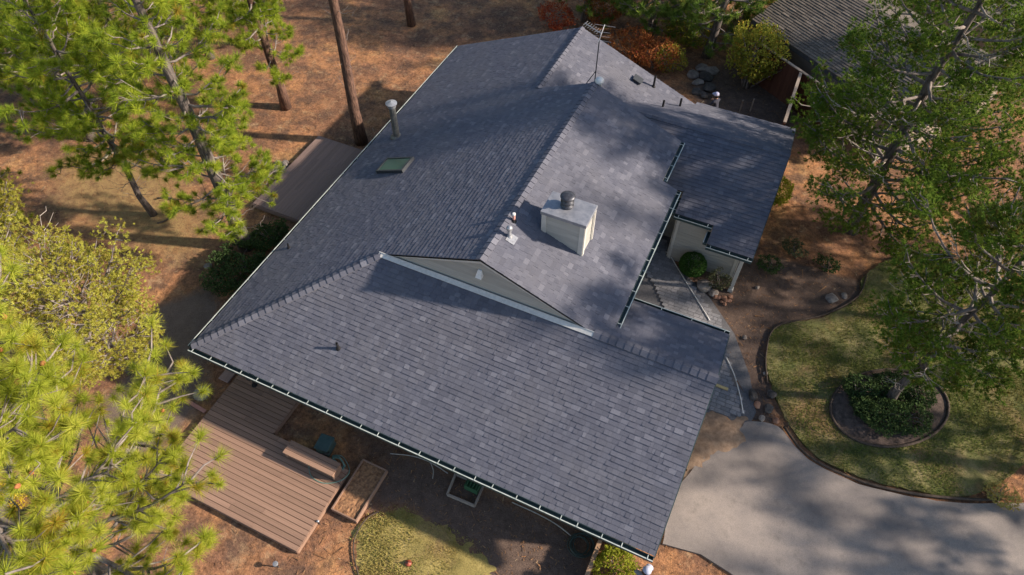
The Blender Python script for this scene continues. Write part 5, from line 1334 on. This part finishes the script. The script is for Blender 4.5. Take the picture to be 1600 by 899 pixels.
# ------------------------------------------------------------------ people
def person(name, label, J, rad, edges, paint, head, capmat, capdir, base, hairmat='hair'):
    """one continuous skinned body from named joints; paint(name_a, name_b) -> material slot"""
    names = list(J); vi = {n: i for i, n in enumerate(names)}
    me = bpy.data.meshes.new(name + '_rig'); me.from_pydata([tuple(map(float, J[n])) for n in names], [(vi[a], vi[b]) for a, b in edges], [])
    ob = bpy.data.objects.new(name + '_rig', me); COL.objects.link(ob)
    sm = ob.modifiers.new('skin', 'SKIN'); sm.use_smooth_shade = True
    for n, sv in zip(names, me.skin_vertices[0].data):
        r_ = rad[n]; sv.radius = (r_, r_) if not isinstance(r_, tuple) else r_; sv.use_root = (n == 'pelvis')
    ob.modifiers.new('sub', 'SUBSURF').levels = 2
    dg = bpy.context.evaluated_depsgraph_get(); em = bpy.data.meshes.new_from_object(ob.evaluated_get(dg))
    bpy.data.objects.remove(ob)
    root = thing(name, label, 'person', base)
    em.transform(Matrix.Translation(-Vector(base)))
    o = link('body', em, None, root)
    em.materials.clear()
    slots = ['skin', paint['top'], paint['legs'], 'boot']
    for s_ in slots: em.materials.append(M[s_])
    co = np.array([p.center for p in em.polygons]) + np.array(base)
    best = np.full(len(co), 1e9); slot = np.zeros(len(co), int)
    for a, b_ in edges:
        A_, B_ = np.array(J[a], float), np.array(J[b_], float); ab = B_ - A_; t = np.clip(((co - A_) @ ab) / (ab @ ab + 1e-9), 0, 1)
        dd = np.linalg.norm(co - A_ - t[:, None] * ab, axis=1); k = dd < best; best[k] = dd[k]
        sl = paint['of'](a, b_); slot[k] = sl
    em.polygons.foreach_set('material_index', slot.astype(np.int32))
    # head details
    hc = np.array(J['head'], float); f = np.array(capdir, float); f /= np.linalg.norm(f); up_ = np.array(head, float); up_ /= np.linalg.norm(up_); sd_ = np.cross(up_, f)
    mb = MB(); mb.lathe(hc + up_ * .045, [(.118, -.02), (.122, .01), (.112, .06), (.08, .1), (.03, .122), (.001, .125)], 20, axis=up_)
    n_ = 9; top = [hc + up_ * .05 + f * (.10 + .10 * math.sin(math.pi * k / (n_ - 1))) + sd_ * .11 * math.cos(math.pi * k / (n_ - 1)) for k in range(n_)]
    mb.hexa([p - up_ * .006 for p in top], [p + up_ * .006 for p in top]); mb.build('cap', capmat, root, True)
    mb = MB(); mb.lathe(hc - f * .012 + up_ * .02, [(.09, -.10), (.112, -.05), (.114, .02), (.1, .05)], 16, axis=up_); mb.build('hair', hairmat, root, True)
    mb = MB()
    for s_ in (-1, 1):
        mb.lathe(hc + f * .105 + sd_ * s_ * .034 - up_ * .012, [(.001, -.006), (.011, -.003), (.012, .002), (.006, .008), (.001, .009)], 8, axis=f)
    mb.build('eyes', 'white_paint', root, True)
    mb = MB(); mb.hexa([hc + f * .10 + up_ * .005 + sd_ * s_ for s_ in (-.008, .008)] + [hc + f * .10 - up_ * .04 + sd_ * .015, hc + f * .10 - up_ * .04 - sd_ * .015], [hc + f * .118 + up_ * .0 + sd_ * s_ for s_ in (-.006, .006)] + [hc + f * .135 - up_ * .035 + sd_ * .01, hc + f * .135 - up_ * .035 - sd_ * .01]); mb.build('nose', 'skin', root, True)
    return root
def hand(J, rad, edges, side, wrist, fdir, spread):
    fdir = np.array(fdir, float); fdir /= np.linalg.norm(fdir); spread = np.array(spread, float); spread /= np.linalg.norm(spread); dn = np.cross(fdir, spread)
    pm = side + '_palm'; J[pm] = wrist + fdir * .06; rad[pm] = .034; edges.append((side + '_wrist', pm))
    for k, (o_, l_) in enumerate(((-.034, .07), (-.012, .085), (.012, .08), (.033, .062))):
        a, b_ = side + '_f%da' % k, side + '_f%db' % k
        J[a] = wrist + fdir * (.10 + l_ * .4) + spread * o_; J[b_] = wrist + fdir * (.10 + l_ * .85) + spread * o_ * 1.1 + dn * .02
        rad[a] = .0095; rad[b_] = .008; edges += [(pm, a), (a, b_)]
    a, b_ = side + '_ta', side + '_tb'; J[a] = wrist + fdir * .07 - spread * .055; J[b_] = wrist + fdir * .105 - spread * .07 + dn * .015; rad[a] = .011; rad[b_] = .009; edges += [(pm, a), (a, b_)]
def paint_of(a, b_):
    s_ = a + b_
    if 'ankle' in s_ and 'toe' in s_ or 'toe' in a: return 3
    if 'pelvis' in s_ and 'hip' in s_ or 'knee' in s_ or 'hip' in s_ or 'ankle' in s_: return 2
    if 'head' in s_ or 'neck' in b_ and 'head' in s_ or 'palm' in s_ or '_f' in s_ or '_t' in a: return 0
    if 'wrist' in s_: return 0
    return 1
def build_person(name, label, base, face, lean, armR, armL, top, legs, cap):
    """base: ground point between the feet; face: plan heading; lean: forward lean of the trunk in radians"""
    base = np.array([base[0], base[1], 0.0]); f = np.array([math.cos(face), math.sin(face), 0]); s = np.array([-f[1], f[0], 0]); Z = np.array([0, 0, 1.0])
    J, rad, ed = {}, {}, []
    back = -f * .16 * math.sin(lean)
    J['pelvis'] = base + back + Z * .93; rad['pelvis'] = (.145, .11)
    tr = f * math.sin(lean) + Z * math.cos(lean)
    for n, l_, r_ in (('belly', .17, (.135, .105)), ('chest', .36, (.155, .115)), ('collar', .47, (.12, .09)), ('neck', .555, .055)):
        J[n] = J['pelvis'] + tr * l_; rad[n] = r_
    hd = unit(tr + Z * .5); J['head'] = J['neck'] + hd * .13 + f * .02; rad['head'] = .098
    J['crown'] = J['head'] + hd * .07; rad['crown'] = .085
    ed += [('pelvis', 'belly'), ('belly', 'chest'), ('chest', 'collar'), ('collar', 'neck'), ('neck', 'head'), ('head', 'crown')]
    for sd_, sg, arm in (('right', -1, armR), ('left', 1, armL)):
        J[sd_ + '_shoulder'] = J['collar'] + s * sg * .19 - tr * .02; rad[sd_ + '_shoulder'] = .062
        J[sd_ + '_elbow'] = J[sd_ + '_shoulder'] + unit(f * arm[0] + s * sg * arm[1] + Z * arm[2]) * .30; rad[sd_ + '_elbow'] = .045
        d2_ = unit(f * arm[3] + s * sg * arm[4] + Z * arm[5]); J[sd_ + '_wrist'] = J[sd_ + '_elbow'] + d2_ * .26; rad[sd_ + '_wrist'] = .03
        ed += [('collar', sd_ + '_shoulder'), (sd_ + '_shoulder', sd_ + '_elbow'), (sd_ + '_elbow', sd_ + '_wrist')]
        hand(J, rad, ed, sd_, J[sd_ + '_wrist'], d2_, np.cross(d2_, unit(f + Z * .4)) + 1e-4)
        J[sd_ + '_hip'] = J['pelvis'] + s * sg * .10 - Z * .08; rad[sd_ + '_hip'] = .09
        J[sd_ + '_knee'] = base + s * sg * .12 + Z * .49 + f * .05 * (1 + sg * .5); rad[sd_ + '_knee'] = .062
        J[sd_ + '_ankle'] = base + s * sg * .12 + Z * .09 - f * .03 + f * .12 * sg; rad[sd_ + '_ankle'] = .045
        J[sd_ + '_toe'] = J[sd_ + '_ankle'] + f * .16 - Z * .045; rad[sd_ + '_toe'] = .04
        ed += [('pelvis', sd_ + '_hip'), (sd_ + '_hip', sd_ + '_knee'), (sd_ + '_knee', sd_ + '_ankle'), (sd_ + '_ankle', sd_ + '_toe')]
    return person(name, label, J, rad, ed, dict(top=top, legs=legs, of=paint_of), hd, cap, f * .9 + Z * -.1, base)
hp_ = at(1007, 884, 1.55)
build_person('person', 'worker in grey shirt and pale blue cap below the lower right roof corner', hp_ + np.array([0.0, -.35, 0]), 1.2, .5, (.25, .9, -.35, .3, .9, -.25), (.2, .15, -1, .5, 0, -.8), 'cloth_grey', 'cloth_denim', 'cap_blue')
hp_ = at(1123, 152, 1.6)
build_person('person', 'worker in dark top and lilac cap behind the rear wing roof', hp_, 2.6, .25, (.4, .3, -.8, .9, .1, -.2), (.4, .2, -.8, .9, .0, -.2), 'cloth_navy', 'cloth_denim', 'cap_lilac')
